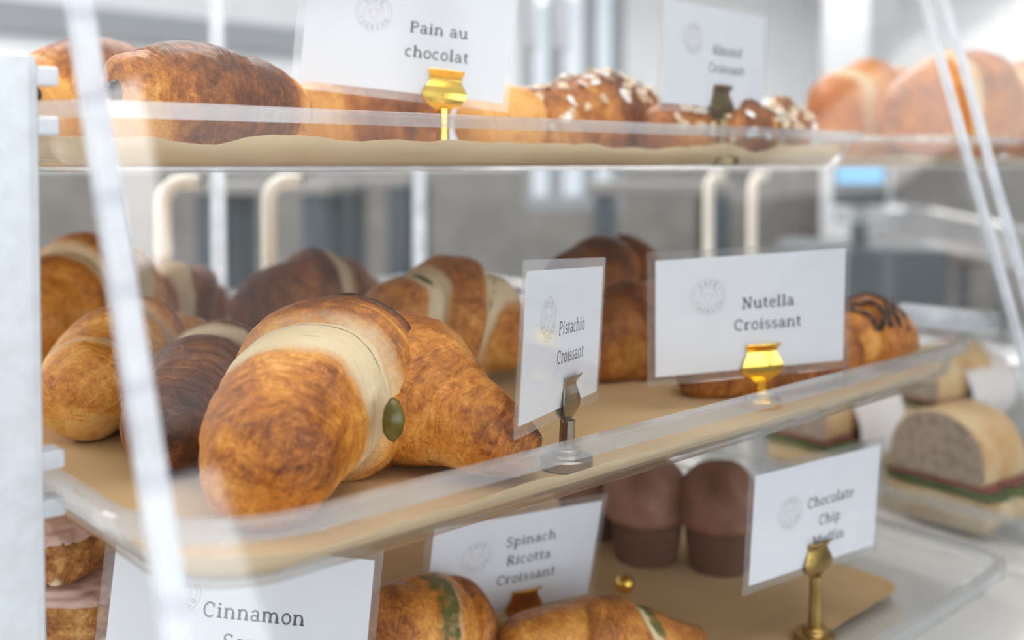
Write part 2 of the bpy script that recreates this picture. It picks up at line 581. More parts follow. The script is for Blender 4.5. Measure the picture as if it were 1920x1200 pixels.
def added_light_panel(x0, x1, y0, y1, label, mat='lamp'):  # glowing panels put in for their light, all out of view
    r = empty('added_light_panel', ((x0 + x1) / 2, (y0 + y1) / 2, CEIL_Z), label, 'ceiling light', 'unseen added light panels')
    m = MB()
    b = 0.03
    m.box(x0 - b, x1 + b, y0 - b, y0, CEIL_Z - 0.05, CEIL_Z)
    m.box(x0 - b, x1 + b, y1, y1 + b, CEIL_Z - 0.05, CEIL_Z)
    m.box(x0 - b, x0, y0, y1, CEIL_Z - 0.05, CEIL_Z)
    m.box(x1, x1 + b, y0, y1, CEIL_Z - 0.05, CEIL_Z)
    m.build('frame', M['plastic_white'], r)
    m = MB()
    m.box(x0, x1, y0, y1, CEIL_Z - 0.035, CEIL_Z - 0.02)
    m.build('diffuser', M[mat], r)
    return r


LL = 'unseen panel added under the ceiling to shape the light'
added_light_panel(-0.7, 1.0, -0.9, 0.9, LL)  # overhead fill added above the cases
added_light_panel(1.02, 1.93, -1.75, -1.63, LL, 'glow_streak').rotation_euler.z = math.radians(-58)
added_light_panel(0.0, 2.2, 1.8, 2.8, LL, 'glow_back')
added_light_panel(3.6, 5.2, 2.2, 3.2, LL, 'glow_back')
added_light_panel(5.2, 7.8, -2.0, -0.5, LL, 'glow_haze')
added_light_panel(-2.6, -1.0, 2.2, 3.8, LL, 'glow_back')
added_light_panel(6.0, 7.4, 1.6, 3.0, LL, 'glow_back')

# ------------------------------------------------------------------ counter and the two cases
cr_ = empty('serving_counter', (1.1, 0.55, FLOOR_Z), 'pale counter top that both clear pastry cases stand on', 'counter')
mb = MB(); mb.rbox(-0.6, 1.75, 0.150, 1.05, -0.335, -0.300, 0.004); mb.build('counter_top', M['counter'], cr_)
mb = MB(); mb.box(-0.55, 1.70, 0.18, 1.02, FLOOR_Z, -0.335); mb.build('cabinet', M['white_base'], cr_)


def panel_y_left(z):
    return 0.2802 + (z - 0.0436) * 0.3713


def panel_y_right(z):
    return 0.3285 + (z - 0.1101) * 0.2948


def panel_y_next(z):
    return 0.3238 + (z - 0.1116) * 0.2914


ZB, ZT = -0.262, 0.21


def slant_bar(x0, x1, fy, d0, d1, z0=ZB, z1=ZT, n=2):
    """bar along a sloping front edge, from d0 in front of the line to d1 behind it"""
    v = []
    for k in range(n):
        z = z0 + (z1 - z0) * k / (n - 1)
        y = fy(z)
        v += [(x0, y + d0, z), (x1, y + d0, z), (x1, y + d1, z), (x0, y + d1, z)]
    f = [(3, 2, 1, 0)]
    for k in range(n - 1):
        for i in range(4):
            f.append((k * 4 + i, k * 4 + (i + 1) % 4, (k + 1) * 4 + (i + 1) % 4, (k + 1) * 4 + i))
    f.append(tuple((n - 1) * 4 + i for i in range(4)))
    return v, f


def side_panel(mb, x, t, fy, yb, z0=ZB, z1=ZT):
    v = []
    for xx in (x - t / 2, x + t / 2):
        v += [(xx, fy(z0) + 0.004, z0), (xx, yb, z0), (xx, yb, z1), (xx, fy(z1) + 0.004, z1)]
    mb.add(v, [(0, 1, 2, 3), (7, 6, 5, 4), (0, 4, 5, 1), (1, 5, 6, 2), (2, 6, 7, 3), (3, 7, 4, 0)])


case = empty('display_case', (0.385, 0.55, -0.30), 'near clear acrylic display case with sloping front holding croissant trays', 'display case', 'acrylic pastry cases')
mb = MB(); mb.rbox(0.088, 0.682, 0.170, 0.90, -0.2995, -0.263, 0.004); mb.build('base', M['white_base'], case)
mb = MB()
NZ, NX_ = 40, 16
for side in (0, 1):                      # outer and inner face, both gently twisted sheets
    v = []
    for i in range(NZ + 1):
        z = ZB + (ZT - ZB) * i / NZ
        for j in range(NX_ + 1):
            t = j / NX_
            v.append((0.1035 + t * 0.563, panel_y_left(z) * (1 - t) + panel_y_right(z) * t + 0.003 * side, z))
    f = []
    for i in range(NZ):
        for j in range(NX_):
            q = (i * (NX_ + 1) + j, i * (NX_ + 1) + j + 1, (i + 1) * (NX_ + 1) + j + 1, (i + 1) * (NX_ + 1) + j)
            f.append(q if side == 0 else q[::-1])
    mb.add(v, f)
rim_v, rim_f = [], []
for z in (ZB, ZT):
    rim_v += [(0.1035, panel_y_left(z), z), (0.6665, panel_y_right(z), z), (0.6665, panel_y_right(z) + 0.003, z), (0.1035, panel_y_left(z) + 0.003, z)]
mb.add(rim_v, [(3, 2, 1, 0), (4, 5, 6, 7)])
mb.build('front_panel', M['panel'], case, True)
mb = MB(); mb.add(*slant_bar(0.0972, 0.1032, panel_y_left, -0.0010, 0.0040, n=40)); o = mb.build('glued_edge', M['acrylic_edge_marked'], case)
o['label'] = 'milky glued left edge of the sloping front'
mb = MB(); mb.add(*slant_bar(0.6670, 0.6730, panel_y_right, -0.001, 0.0035, n=40)); mb.build('glued_edge', M['acrylic_edge'], case)
# back stiles of the case
for x in (0.4385, 0.90):
    pass
mb = MB(); mb.box(0.424, 0.434, 0.862, 0.872, -0.262, ZT); mb.build('back_stile', M['acrylic_edge'], case)
mb = MB(); mb.box(0.664, 0.674, 0.880, 0.890, -0.262, ZT); mb.build('back_stile', M['acrylic_edge'], case)


def shelf_post(x0, x1, y0, y1, ztop, prongs, parent, plen, side=1):
    m = MB()
    m.rbox(x0, x1, y0, y1, -0.262, ztop, 0.004)
    p = m.build('shelf_post', M['acrylic_white'], parent)
    for z in prongs:
        m = MB()
        if side > 0:
            m.rbox(x1 - 0.001, x1 + plen, y0 + 0.001, y0 + 0.011, z - 0.003, z + 0.003, 0.0008)
        else:
            m.rbox(x0 - plen, x0 + 0.001, y0 + 0.001, y0 + 0.011, z - 0.003, z + 0.003, 0.0008)
        m.build('prong', M['acrylic_white'], p)
    return p


PZ = [0.0290, 0.0128, -0.0970, -0.1130, -0.2265, -0.2430]
shelf_post(0.0960, 0.1125, 0.350, 0.372, 0.0365, PZ, case, 0.006)
shelf_post(0.1035, 0.1125, 0.800, 0.822, 0.0385, PZ, case, 0.010)
m = MB()
m.tube([tuple(at(1692, 590, 0.730)), tuple(at(1770, 598, 0.742)), tuple(at(1862, 606, 0.756))], 0.0085, 16)
m.build('shelf_rest', M['acrylic_edge'], case, True)

case2 = empty('display_case', (1.05, 0.55, -0.30), 'second clear display case to the right holding big buns and sandwiches', 'display case', 'acrylic pastry cases')
mb = MB(); mb.rbox(0.684, 1.50, 0.170, 0.90, -0.2995, -0.263, 0.004); mb.build('base', M['white_base'], case2)
mb = MB()
v = []
for x in (0.6935, 1.48):
    for z in (ZB, ZT):
        v += [(x, panel_y_next(z), z), (x, panel_y_next(z) + 0.003, z)]
mb.add(v, [(0, 4, 6, 2), (1, 3, 7, 5), (0, 1, 5, 4), (2, 6, 7, 3), (0, 2, 3, 1), (4, 5, 7, 6)])
mb.build('front_panel', M['panel'], case2)
mb = MB(); side_panel(mb, 1.483, 0.006, panel_y_next, 0.885); mb.build('side_panel', M['panel'], case2)
mb = MB(); mb.add(*slant_bar(0.6870, 0.6930, panel_y_next, -0.001, 0.0035, n=40)); mb.build('glued_edge', M['acrylic_edge'], case2)


# ------------------------------------------------------------------ trays and liners
def rrect(x0, x1, y0, y1, r, n=12):
    r = max(r, 0.001)
    pts = []
    for (cx, cy, a0) in ((x1 - r, y1 - r, 0), (x0 + r, y1 - r, 90), (x0 + r, y0 + r, 180), (x1 - r, y0 + r, 270)):
        for k in range(n + 1):
            a = math.radians(a0 + 90 * k / n)
            pts.append((cx + r * math.cos(a), cy + r * math.sin(a)))
    return pts


def loft(loops, close_end=True, close_start=False):
    n = len(loops[0])
    v = [p for L in loops for p in L]
    f = []
    for i in range(len(loops) - 1):
        for k in range(n):
            f.append((i * n + k, i * n + (k + 1) % n, (i + 1) * n + (k + 1) % n, (i + 1) * n + k))
    if close_end:
        f.append(tuple((len(loops) - 1) * n + k for k in range(n)))
    if close_start:
        f.append(tuple(range(n - 1, -1, -1)))
    return v, f


def tray(x0, x1, y0, y1, zf, zr, r, label, draft=0.011, lip=0.006, lipmat='acrylic_lip'):
    """moulded clear tray: floor underside at zf, rim at zr, outer rim x0..x1, y0..y1"""
    root = empty('serving_tray', ((x0 + x1) / 2, (y0 + y1) / 2, zf), label, 'tray', 'clear acrylic pastry trays')
    fl = 0.004      # rim flange

    def L(ins, z):
        return [(x, y, z) for (x, y) in rrect(x0 + ins, x1 - ins, y0 + ins, y1 - ins, r - ins)]
    t = 0.0022
    f_ = 0.006      # bottom fillet
    h = zr - zf
    loops = [L(fl, zr - 0.001)]
    for q in (0.25, 0.5, 0.72):
        loops.append(L(fl + draft * q * 0.9, zr - h * q))
    loops += [L(fl + draft * 0.95, zf + f_ * 0.7), L(fl + draft + 0.002, zf + f_ * 0.22), L(fl + draft + f_, zf)]
    outer = loops
    inner = [L(fl + draft + f_, zf + t), L(fl + draft + 0.002 + t * 0.7, zf + f_ * 0.22 + t), L(fl + draft * 0.95 + t, zf + f_ * 0.7 + t * 0.7)]
    for q in (0.72, 0.5, 0.25):
        inner.append(L(fl + draft * q * 0.9 + t, zr - h * q))
    inner.append(L(fl + t, zr - 0.001))
    v, f = loft(inner[::-1], True)
    v2, f2 = loft(outer, True)
    n0 = len(v)
    m = MB()
    m.add(v, f)
    m.add(v2, [tuple(reversed(q)) for q in f2])
    m.build('pan', M['acrylic'], root, smooth=True)
    lipl = [L(fl + t, zr - 0.0012), L(fl + t, zr), L(0.0005, zr), L(0, zr - 0.0006), L(0, zr - lip), L(0.0012, zr - lip), L(0.0014, zr - 0.0018), L(fl, zr - 0.0018), L(fl + t, zr - 0.0012)]
    v, f = loft(lipl, False)
    m = MB()
    m.add(v, f)
    m.build('rim', M[lipmat], root)
    return root


def liner(x0, x1, y0, y1, z, r, up, label, seed=0, ins=0.0, amp=0.3):
    """kraft paper laid in a tray, its edges turned up the walls by about `up`"""
    n = 14
    def L(i, zz, wav=0.0):
        P = rrect(x0 + i, x1 - i, y0 + i, y1 - i, max(r - i, 0.004), n)
        out = []
        for (x, y) in P:
            w = vnoise(x * 34 + 5, y * 34 + 9, seed * 3.1, seed) - 0.5
            w2 = vnoise(x * 90 + 5, y * 90 + 9, seed * 3.1, seed + 5) - 0.5
            out.append((x, y, zz + wav * (w * 2.0 + w2 * 0.5)))
        return out
    # densify straights
    def dens(P):
        out = []
        for a, b in zip(P, P[1:] + P[:1]):
            dd = math.dist(a, b)
            k = max(1, int(dd / 0.006))
            for j in range(k):
                out.append(tuple(a[q] + (b[q] - a[q]) * j / k for q in range(3)))
        return out
    base = dens(L(0.010, z))
    N = len(base)

    def ring(i, zz, wav):
        P = dens(L(0.010, z))
        # move outward along the line from the centre of the nearest edge
        out = []
        for (x, y, _) in P:
            cx = min(max(x, x0 + r), x1 - r)
            cy = min(max(y, y0 + r), y1 - r)
            dx, dy = x - cx, y - cy
            d = math.hypot(dx, dy) or 1
            w = (vnoise(x * 34 + 5, y * 34 + 9, seed * 3.1, seed) - 0.5) * 2 + (vnoise(x * 110, y * 110, 1.0, seed + 3) - 0.5) * 0.5
            out.append((x + dx / d * i, y + dy / d * i, zz + wav * float(w)))
        return out
    loops = [ring(0, z, 0), ring(0.0035, z + up * 0.18, up * 0.02), ring(0.0062, z + up * 0.55, up * 0.1), ring(0.0088, z + up, up * amp)]
    v, f = loft(loops[::-1], True)
    m = MB()
    m.add(v, f)
    o = m.build('parchment_liner', M['kraft'], None, smooth=True)
    s = o.modifiers.new('thickness', 'SOLIDIFY')
    s.thickness = 0.0003
    s.offset = 1
    return tag(o, label, 'tray liner', 'brown paper tray liners')


Z1, Z2, Z3 = 0.0, -0.128, -0.256         # paper level of the three shelves
TOPX = (0.1145, 0.655)
tray(TOPX[0], TOPX[1], 0.350, 0.790, Z1 - 0.0027, 0.0222, 0.034, 'clear tray on the top shelf holding pains au chocolat and almond croissants')
liner(TOPX[0] + 0.0135, TOPX[1] - 0.0135, 0.3635, 0.7765, Z1 - 0.0001, 0.022, 0.0105, 'brown paper under the pains au chocolat on the top tray', 1)
MIDX = (0.1145, 0.640)
tray(MIDX[0], MIDX[1], 0.266, 0.790, Z2 - 0.0027, -0.1035, 0.050, 'clear tray on the middle shelf holding pistachio and hazelnut croissants')
liner(MIDX[0] + 0.0145, MIDX[1] - 0.0145, 0.2800, 0.7755, Z2 - 0.0001, 0.036, 0.0075, 'brown paper under the pistachio croissants on the middle tray', 4)
tray(0.1145, 0.640, 0.246, 0.790, Z3 - 0.0027, -0.233, 0.036, 'clear tray on the bottom shelf holding scones and muffins')
liner(0.136, 0.592, 0.294, 0.770, Z3 - 0.0001, 0.022, 0.003, 'brown paper under the muffins on the bottom tray', 6)
tray(0.7125, 1.465, 0.345, 0.790, Z1 - 0.0027, 0.0222, 0.034, 'clear tray of big orange buns in the right-hand case')
liner(0.729, 1.4485, 0.3615, 0.7735, Z1 - 0.0001, 0.022, 0.006, 'brown paper under the big buns in the right-hand case', 8)
tray(0.6985, 1.465, 0.236, 0.790, Z3 - 0.0027, -0.233, 0.036, 'clear unlined tray under the sandwiches in the right-hand case')


# ------------------------------------------------------------------ pastries
def spline(pts, n):
    P = np.array(pts, float)
    P = np.vstack([2 * P[0] - P[1], P, 2 * P[-1] - P[-2]])
    out = []
    m = len(P) - 3
    for i in range(m):
        k = 40
        for j in range(k + (1 if i == m - 1 else 0)):
            t = j / k
            a, b, c, d = P[i:i + 4]
            out.append(0.5 * ((2 * b) + (-a + c) * t + (2 * a - 5 * b + 4 * c - d) * t * t + (-a + 3 * b - 3 * c + d) * t ** 3))
    out = np.array(out)
    L = np.concatenate([[0], np.cumsum(np.linalg.norm(np.diff(out[:, :3], axis=0), axis=1))])
    s = np.linspace(0, L[-1], n)
    return np.array([np.interp(s, L, out[:, k]) for k in range(out.shape[1])]).T, L[-1]


def roll(name, pts, mat, label, cat, group, floor, seed=0, bounds=(0.2, 0.36, 0.62, 0.8), core=(0.36, 0.62), hel=0.05, hel0=0.0,
         bulge=0.18, pale=(), fills=(), tone=0.42, ends=0.9, ridge=0.0006, n=(200, 96), flat=0.80, squash=1.0, endtone=0.0, tonevar=0.5, lay_freq=520, end_spiral=True, darks=()):
    """a rolled pastry along a bent axis. pts: world (x, y, z, r). bounds: where one
    turn of dough ends and the next begins; core: the outermost turn in the middle"""
    C, Ltot = spline(pts, n[0])
    nu, nv = n
    pos, rad = C[:, :3], C[:, 3]
    s = np.linspace(0, 1, nu)
    T = np.gradient(pos, axis=0)
    T /= np.linalg.norm(T, axis=1)[:, None]
    up = np.array([0, 0, 1.0])
    N = up - T * (T @ up)[:, None]
    N /= np.linalg.norm(N, axis=1)[:, None]
    B = np.cross(T, N)
    th = np.linspace(0, 2 * np.pi, nv, endpoint=False)
    SS, TH = np.meshgrid(s, th, indexing='ij')
    wob = (vnoise(SS * 5 + seed, np.cos(TH) * 1.6, np.sin(TH) * 1.6, seed) - 0.5)
    U = SS + hel * np.cos(TH - hel0) * np.sign(SS - (core[0] + core[1]) / 2) * 1.0 + wob * 0.035
    bs = sorted(set([-0.35] + list(bounds) + [1.35]))
    H = np.zeros_like(U)
    edge = np.zeros_like(U)
    for a, b in zip(bs[:-1], bs[1:]):
        mk = (U >= a) & (U < b)
        t = (U - a) / (b - a)
        if a >= core[0] - 1e-6 and b <= core[1] + 1e-6:
            h = 0.95 * (1 - np.abs(2 * t - 1) ** 5) ** 0.6 + 0.25
        elif b <= core[0] + 1e-6:      # left of the core: t = 1 at the inner side
            q = 1 - t
            h = np.clip(np.sin(np.pi * np.clip(q * 0.80 + 0.05, 0, 1)), 0, 1) * (0.9) - 0.15
        else:
            q = t
            h = np.clip(np.sin(np.pi * np.clip(q * 0.80 + 0.05, 0, 1)), 0, 1) * (0.9) - 0.15
        H = np.where(mk, h, H)
    # round the ends
    d0 = SS * Ltot
    d1 = (1 - SS) * Ltot
    e0, e1 = rad[0] * ends, rad[-1] * ends
    cap = np.ones_like(SS)
    cap *= np.sqrt(np.clip(1 - (1 - np.clip(d0 / e0, 0, 1)) ** 2.4, 0, 1))
    cap *= np.sqrt(np.clip(1 - (1 - np.clip(d1 / e1, 0, 1)) ** 2.4, 0, 1))
    R = rad[:, None] * (1 + bulge * (H - 0.5)) * cap
    # lumps and layered ridges
    lx, ly, lz = SS * Ltot * 60 + seed * 3, np.cos(TH) * 1.4, np.sin(TH) * 1.4
    R *= 1 + 0.17 * (fbm(lx * 0.8, ly, lz, seed + 1, 4) - 0.5)
    uu = U * Ltot + (fbm(SS * 9, np.cos(TH) * 2.2, np.sin(TH) * 2.2, seed + 9, 3) - 0.5) * 0.006
    rid = vnoise(uu * lay_freq, TH * 0.9 + seed, 0.0, seed + 4) + 0.5 * vnoise(uu * lay_freq * 2.1, TH * 1.5, 0.0, seed + 6)
    patch = np.clip((vnoise(SS * 6 + 3, np.cos(TH) * 1.5, np.sin(TH) * 1.5, seed + 11) - 0.25) * 2, 0, 1)
    palef = np.zeros_like(U)
    for (c, w, k) in pale:
        palef = np.maximum(palef, k * np.clip(1.5 - np.abs(U - c + wob * 0.03) / w * 1.0, 0, 1))
    R += ridge * (rid - 0.75) * patch * (1 - 0.8 * palef) * np.clip(cap * 1.3, 0, 1)
    for (c, w, k) in pale:              # a sunken stretched seam
        R -= 0.05 * k * rad[:, None] * np.exp(-((U - c) / w) ** 2) * 0.6
    fillf = np.zeros_like(U)
    for (c, w, k, t0, tw) in fills:
        dth = np.abs((TH - t0 + np.pi) % (2 * np.pi) - np.pi)
        fillf = np.maximum(fillf, k * np.clip(1.4 - np.abs(U - c) / w, 0, 1) * np.clip(1.5 - dth / tw, 0, 1))
    X = pos[:, None, :] + R[..., None] * (np.cos(TH)[..., None] * N[:, None, :] * squash + np.sin(TH)[..., None] * B[:, None, :])
    # settle on the tray: flatten below
    z = X[..., 2]
    zf = floor + 0.0002
    k_ = 0.006
    soft = zf + k_ * np.log1p(np.exp(np.clip((z - zf) / k_, -30, 30))) - k_ * 0.0
    low = z < zf + 3 * k_
    X[..., 2] = np.where(low, np.maximum(soft - k_ * np.log(2) * np.exp(-np.clip((z - zf) / k_, 0, 9)), zf), z)
    X[..., 2] = np.maximum(X[..., 2], zf)
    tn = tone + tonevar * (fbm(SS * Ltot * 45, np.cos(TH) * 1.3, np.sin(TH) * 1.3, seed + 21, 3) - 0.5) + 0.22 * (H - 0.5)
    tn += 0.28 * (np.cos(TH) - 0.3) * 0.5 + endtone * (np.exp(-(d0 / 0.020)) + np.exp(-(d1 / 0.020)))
    for (c, w, k) in darks:
        tn += k * np.exp(-((U - c) / w) ** 2)
    lay = np.stack([uu * 620, TH * 1.2 / 1.0 * np.ones_like(U), SS * 0 + seed], -1)
    lay[..., 1] = np.minimum(TH, 2 * np.pi - TH) * 1.1
    V = X.reshape(-1, 3)
    F = []
    idx = np.arange(nu * nv).reshape(nu, nv)
    a = idx[:-1, :]
    b = np.roll(idx, -1, 1)[:-1, :]
    c = np.roll(idx, -1, 1)[1:, :]
    d = idx[1:, :]
    F = np.stack([a, d, c, b], -1).reshape(-1, 4).tolist()
    F.append(idx[0, :].tolist())
    F.append(idx[-1, ::-1].tolist())
    root_loc = (float(pos[nu // 2, 0]), float(pos[nu // 2, 1]), floor)
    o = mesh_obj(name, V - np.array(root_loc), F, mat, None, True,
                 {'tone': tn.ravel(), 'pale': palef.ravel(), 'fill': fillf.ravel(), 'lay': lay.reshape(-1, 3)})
    o.location = root_loc
    tag(o, label, cat, group)
    return o, X


def px(*rows):
    """spine points from (x, y) in the photograph, distance ahead, radius in photo pixels"""
    out = []
    for (x, y, d, r) in rows:
        p = at(x, y, d)
        out.append((p[0], p[1], p[2], r * d / FPX))
    return out


def child_blob(name, c, r, mat, parent, seed=0, rot=None):
    bm = bmesh.new()
    bmesh.ops.create_icosphere(bm, subdivisions=3, radius=1)
    vs = np.array([v.co[:] for v in bm.verts])
    fs = [tuple(v.index for v in f.verts) for f in bm.faces]
    bm.free()
    k = 1 + 0.55 * (fbm(vs[:, 0] * 1.6 + seed, vs[:, 1] * 1.6, vs[:, 2] * 1.6, seed, 3) - 0.5)
    vs = vs * k[:, None] * np.array(r)
    if rot is not None:
        vs = vs @ np.array(rot).T
    return mesh_obj(name, vs + np.array(c), fs, mat, parent, True)


GP = 'pistachio croissants on the middle tray'
PC = 'croissant'
# --- middle shelf
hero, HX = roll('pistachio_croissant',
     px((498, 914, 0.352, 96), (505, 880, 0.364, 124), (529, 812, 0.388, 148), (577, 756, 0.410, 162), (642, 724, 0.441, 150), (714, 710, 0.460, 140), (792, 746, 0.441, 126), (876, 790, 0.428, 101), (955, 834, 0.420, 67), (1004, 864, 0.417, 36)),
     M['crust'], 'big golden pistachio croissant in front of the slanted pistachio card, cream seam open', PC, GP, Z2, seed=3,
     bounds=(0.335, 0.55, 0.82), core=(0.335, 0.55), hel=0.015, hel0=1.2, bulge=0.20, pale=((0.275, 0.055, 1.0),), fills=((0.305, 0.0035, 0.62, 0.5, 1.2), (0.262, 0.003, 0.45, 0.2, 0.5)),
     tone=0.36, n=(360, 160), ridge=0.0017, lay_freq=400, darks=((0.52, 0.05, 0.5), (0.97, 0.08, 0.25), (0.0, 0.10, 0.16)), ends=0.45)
pc = at(738, 787, 0.392)
child_blob('pistachio_filling', pc, (0.0044, 0.0046, 0.0078), M['filling'], hero, 2)
hero.children[0]['label'] = 'olive green filling bulging from the seam'

roll('pistachio_croissant', px((308, 850, 0.412, 84), (318, 815, 0.422, 96), (350, 768, 0.444, 106), (405, 722, 0.476, 108), (455, 705, 0.504, 84), (490, 700, 0.519, 50)),
     M['crust_dark'], 'dark baked pistachio croissant behind the sloping left edge, left of the biggest croissant', PC, GP, Z2, seed=11,
     bounds=(0.3, 0.56, 0.8), core=(0.56, 0.8), pale=((0.52, 0.06, 1.0),), fills=((0.55, 0.006, 0.45, 0.3, 0.8),), tone=0.40, n=(220, 110), ridge=0.0016, hel0=0.6, darks=((0.0, 0.2, 0.18),))
roll('pistachio_croissant', px((150, 764, 0.462, 70), (162, 742, 0.475, 92), (196, 700, 0.505, 108), (255, 675, 0.535, 108), (335, 668, 0.555, 86), (400, 672, 0.57, 52), (430, 676, 0.575, 30)),
     M['crust'], 'golden pistachio croissant at the far left end beside the white post, split open on top', PC, GP, Z2, seed=23,
     bounds=(0.30, 0.52, 0.76), core=(0.52, 0.76), pale=((0.45, 0.075, 1.0), (0.13, 0.03, 0.5)), fills=((0.45, 0.03, 0.7, 0.1, 0.7),), tone=0.24, n=(220, 110), ridge=0.0013, hel0=0.4)
roll('pistachio_croissant', px((40, 632, 0.60, 50), (85, 600, 0.63, 86), (130, 572, 0.66, 112), (195, 566, 0.685, 112), (255, 585, 0.71, 78), (285, 600, 0.72, 45)),
     M['crust'], 'tall pistachio croissant at the back left with pale green seam, cut by the white post', PC, GP, Z2, seed=31,
     bounds=(0.22, 0.42, 0.66, 0.85), core=(0.42, 0.66), pale=((0.38, 0.055, 1.0), (0.70, 0.03, 0.8)), fills=((0.37, 0.02, 0.6, 0.2, 1.2),), tone=0.28, n=(160, 80))
roll('pistachio_croissant', px((262, 596, 0.72, 36), (292, 578, 0.735, 64), (335, 570, 0.75, 76), (385, 582, 0.76, 62), (425, 600, 0.765, 34)),
     M['crust_brown'], 'small hazy croissant at the back between the two left white tubes', PC, GP, Z2, seed=37,
     bounds=(0.3, 0.52, 0.8), core=(0.52, 0.8), pale=((0.34, 0.10, 1.0),), tone=0.55, n=(140, 72))
roll('pistachio_croissant', px((462, 618, 0.71, 46), (505, 590, 0.73, 78), (570, 570, 0.75, 92), (640, 575, 0.77, 84), (705, 592, 0.785, 56), (735, 600, 0.79, 32)),
     M['crust_brown'], 'brown croissant with one broad pale band behind the biggest croissant', PC, GP, Z2, seed=41,
     bounds=(0.36, 0.60, 0.8), core=(0.36, 0.60), pale=((0.56, 0.07, 0.9),), tone=0.5, tonevar=0.3, n=(150, 76))
roll('pistachio_croissant', px((690, 625, 0.575, 48), (735, 610, 0.585, 84), (810, 604, 0.60, 108), (890, 612, 0.61, 106), (950, 640, 0.608, 74), (985, 668, 0.60, 40)),
     M['crust'], 'pistachio croissant with two cream seams, just left of the pistachio card', PC, GP, Z2, seed=47,
     bounds=(0.30, 0.68, 0.86), core=(0.30, 0.68), pale=((0.25, 0.06, 1.0), (0.745, 0.10, 1.0)), fills=((0.245, 0.03, 0.75, 0.1, 0.6), (0.72, 0.02, 0.5, 0.6, 1.0)), tone=0.34, tonevar=0.35, n=(180, 90), hel0=0.5)
GN = 'hazelnut spread croissants on the middle tray'
roll('hazelnut_croissant', px((1030, 572, 0.715, 44), (1080, 550, 0.73, 82), (1140, 540, 0.75, 96), (1200, 550, 0.765, 82), (1255, 570, 0.775, 44)),
     M['crust_brown'], 'dark brown croissant at the back above the pistachio card', PC, GN, Z2, seed=53,
     bounds=(0.3, 0.5, 0.75), core=(0.5, 0.75), pale=((0.62, 0.03, 0.5),), tone=0.60, n=(140, 72))
roll('hazelnut_croissant', px((1092, 668, 0.60, 40), (1130, 650, 0.615, 72), (1185, 628, 0.635, 92), (1250, 618, 0.655, 90), (1320, 628, 0.67, 60), (1355, 640, 0.675, 35)),
     M['crust_brown'], 'croissant seen in the gap between the pistachio card and the hazelnut card', PC, GN, Z2, seed=59,
     bounds=(0.26, 0.5, 0.75), core=(0.26, 0.5), pale=((0.2, 0.03, 0.3),), tone=0.42, n=(160, 80))
roll('hazelnut_croissant', px((1278, 728, 0.572, 26), (1316, 706, 0.577, 50), (1380, 690, 0.588, 68), (1460, 676, 0.604, 76), (1545, 664, 0.622, 64), (1598, 660, 0.637, 34)),
     M['crust_brown'], 'croissant lying under the bottom edge of the hazelnut card', PC, GN, Z2, seed=61,
     bounds=(0.3, 0.62, 0.8), core=(0.3, 0.62), tone=0.5, n=(180, 90))
nd, NX = roll('hazelnut_croissant', px((1560, 650, 0.650, 44), (1602, 636, 0.660, 68), (1648, 634, 0.668, 66), (1690, 650, 0.675, 42), (1716, 664, 0.676, 22)),
     M['crust'], 'chocolate drizzled croissant at the right end of the middle tray', PC, GN, Z2, seed=67,
     bounds=(0.3, 0.62, 0.82), core=(0.3, 0.62), tone=0.45, n=(150, 80), ridge=0.0006)
# chocolate drizzle lines laid on its back
C_, L_ = spline(px((1560, 650, 0.650, 44), (1602, 636, 0.660, 68), (1648, 634, 0.668, 66), (1690, 650, 0.675, 42), (1716, 664, 0.676, 22)), 150)
m = MB()
for kk in range(5):
    path = []
    for j in range(26):
        i = int(36 + kk * 14 + 7 * math.sin(j * 0.35 + kk))
        i = min(max(i, 3), 145)
        jj = int((j - 13) * 1.25) % 80
        p = NX[i, jj]
        q = C_[i, :3]
        d = (p - q) / (np.linalg.norm(p - q) + 1e-9)
        path.append(tuple(p + d * 0.0006))
    m.tube(path, [0.0008 + 0.0011 * abs(math.sin(j * 0.9 + kk * 2)) for j in range(26)], 8)
m.build('chocolate_drizzle', M['drizzle'], nd, True)

# --- top shelf
GC = 'pains au chocolat on the top tray'
PL = 'pain au chocolat'


def pain(pts, label, seed, tone=0.55, n=(200, 100), sticks=(0,), dz=0.0):
    o, X = roll('pain_au_chocolat', pts, M['crust_brown'], label, PL, GC, Z1, seed=seed, bounds=(0.16, 0.86), core=(0.16, 0.86), hel=0.02,
                bulge=0.08, tone=tone, ends=0.42, ridge=0.0020, n=n, endtone=-0.75, lay_freq=560, tonevar=0.45)
    A = np.array(pts)
    for e in sticks:
        a, b = (A[0, :3], A[1, :3]) if e == 0 else (A[-1, :3], A[-2, :3])
        d = (a - b) / np.linalg.norm(a - b)
        rr = A[0, 3] if e == 0 else A[-1, 3]
        side = np.cross(d, [0, 0, 1.0])
        for (u_, w_) in ((-0.52, 0.40), (0.62, -0.05)):
            c = a + d * (-rr * 0.06) + side * rr * u_ + np.array([0, 0, rr * w_])
            mm = MB()
            mm.tube([tuple(c - d * 0.012), tuple(c + d * 0.0005), tuple(c + d * 0.0045)], [0.0052, 0.0052, 0.0042], 12)
            mm.build('chocolate_stick', M['chocolate'], o, True)
    return o


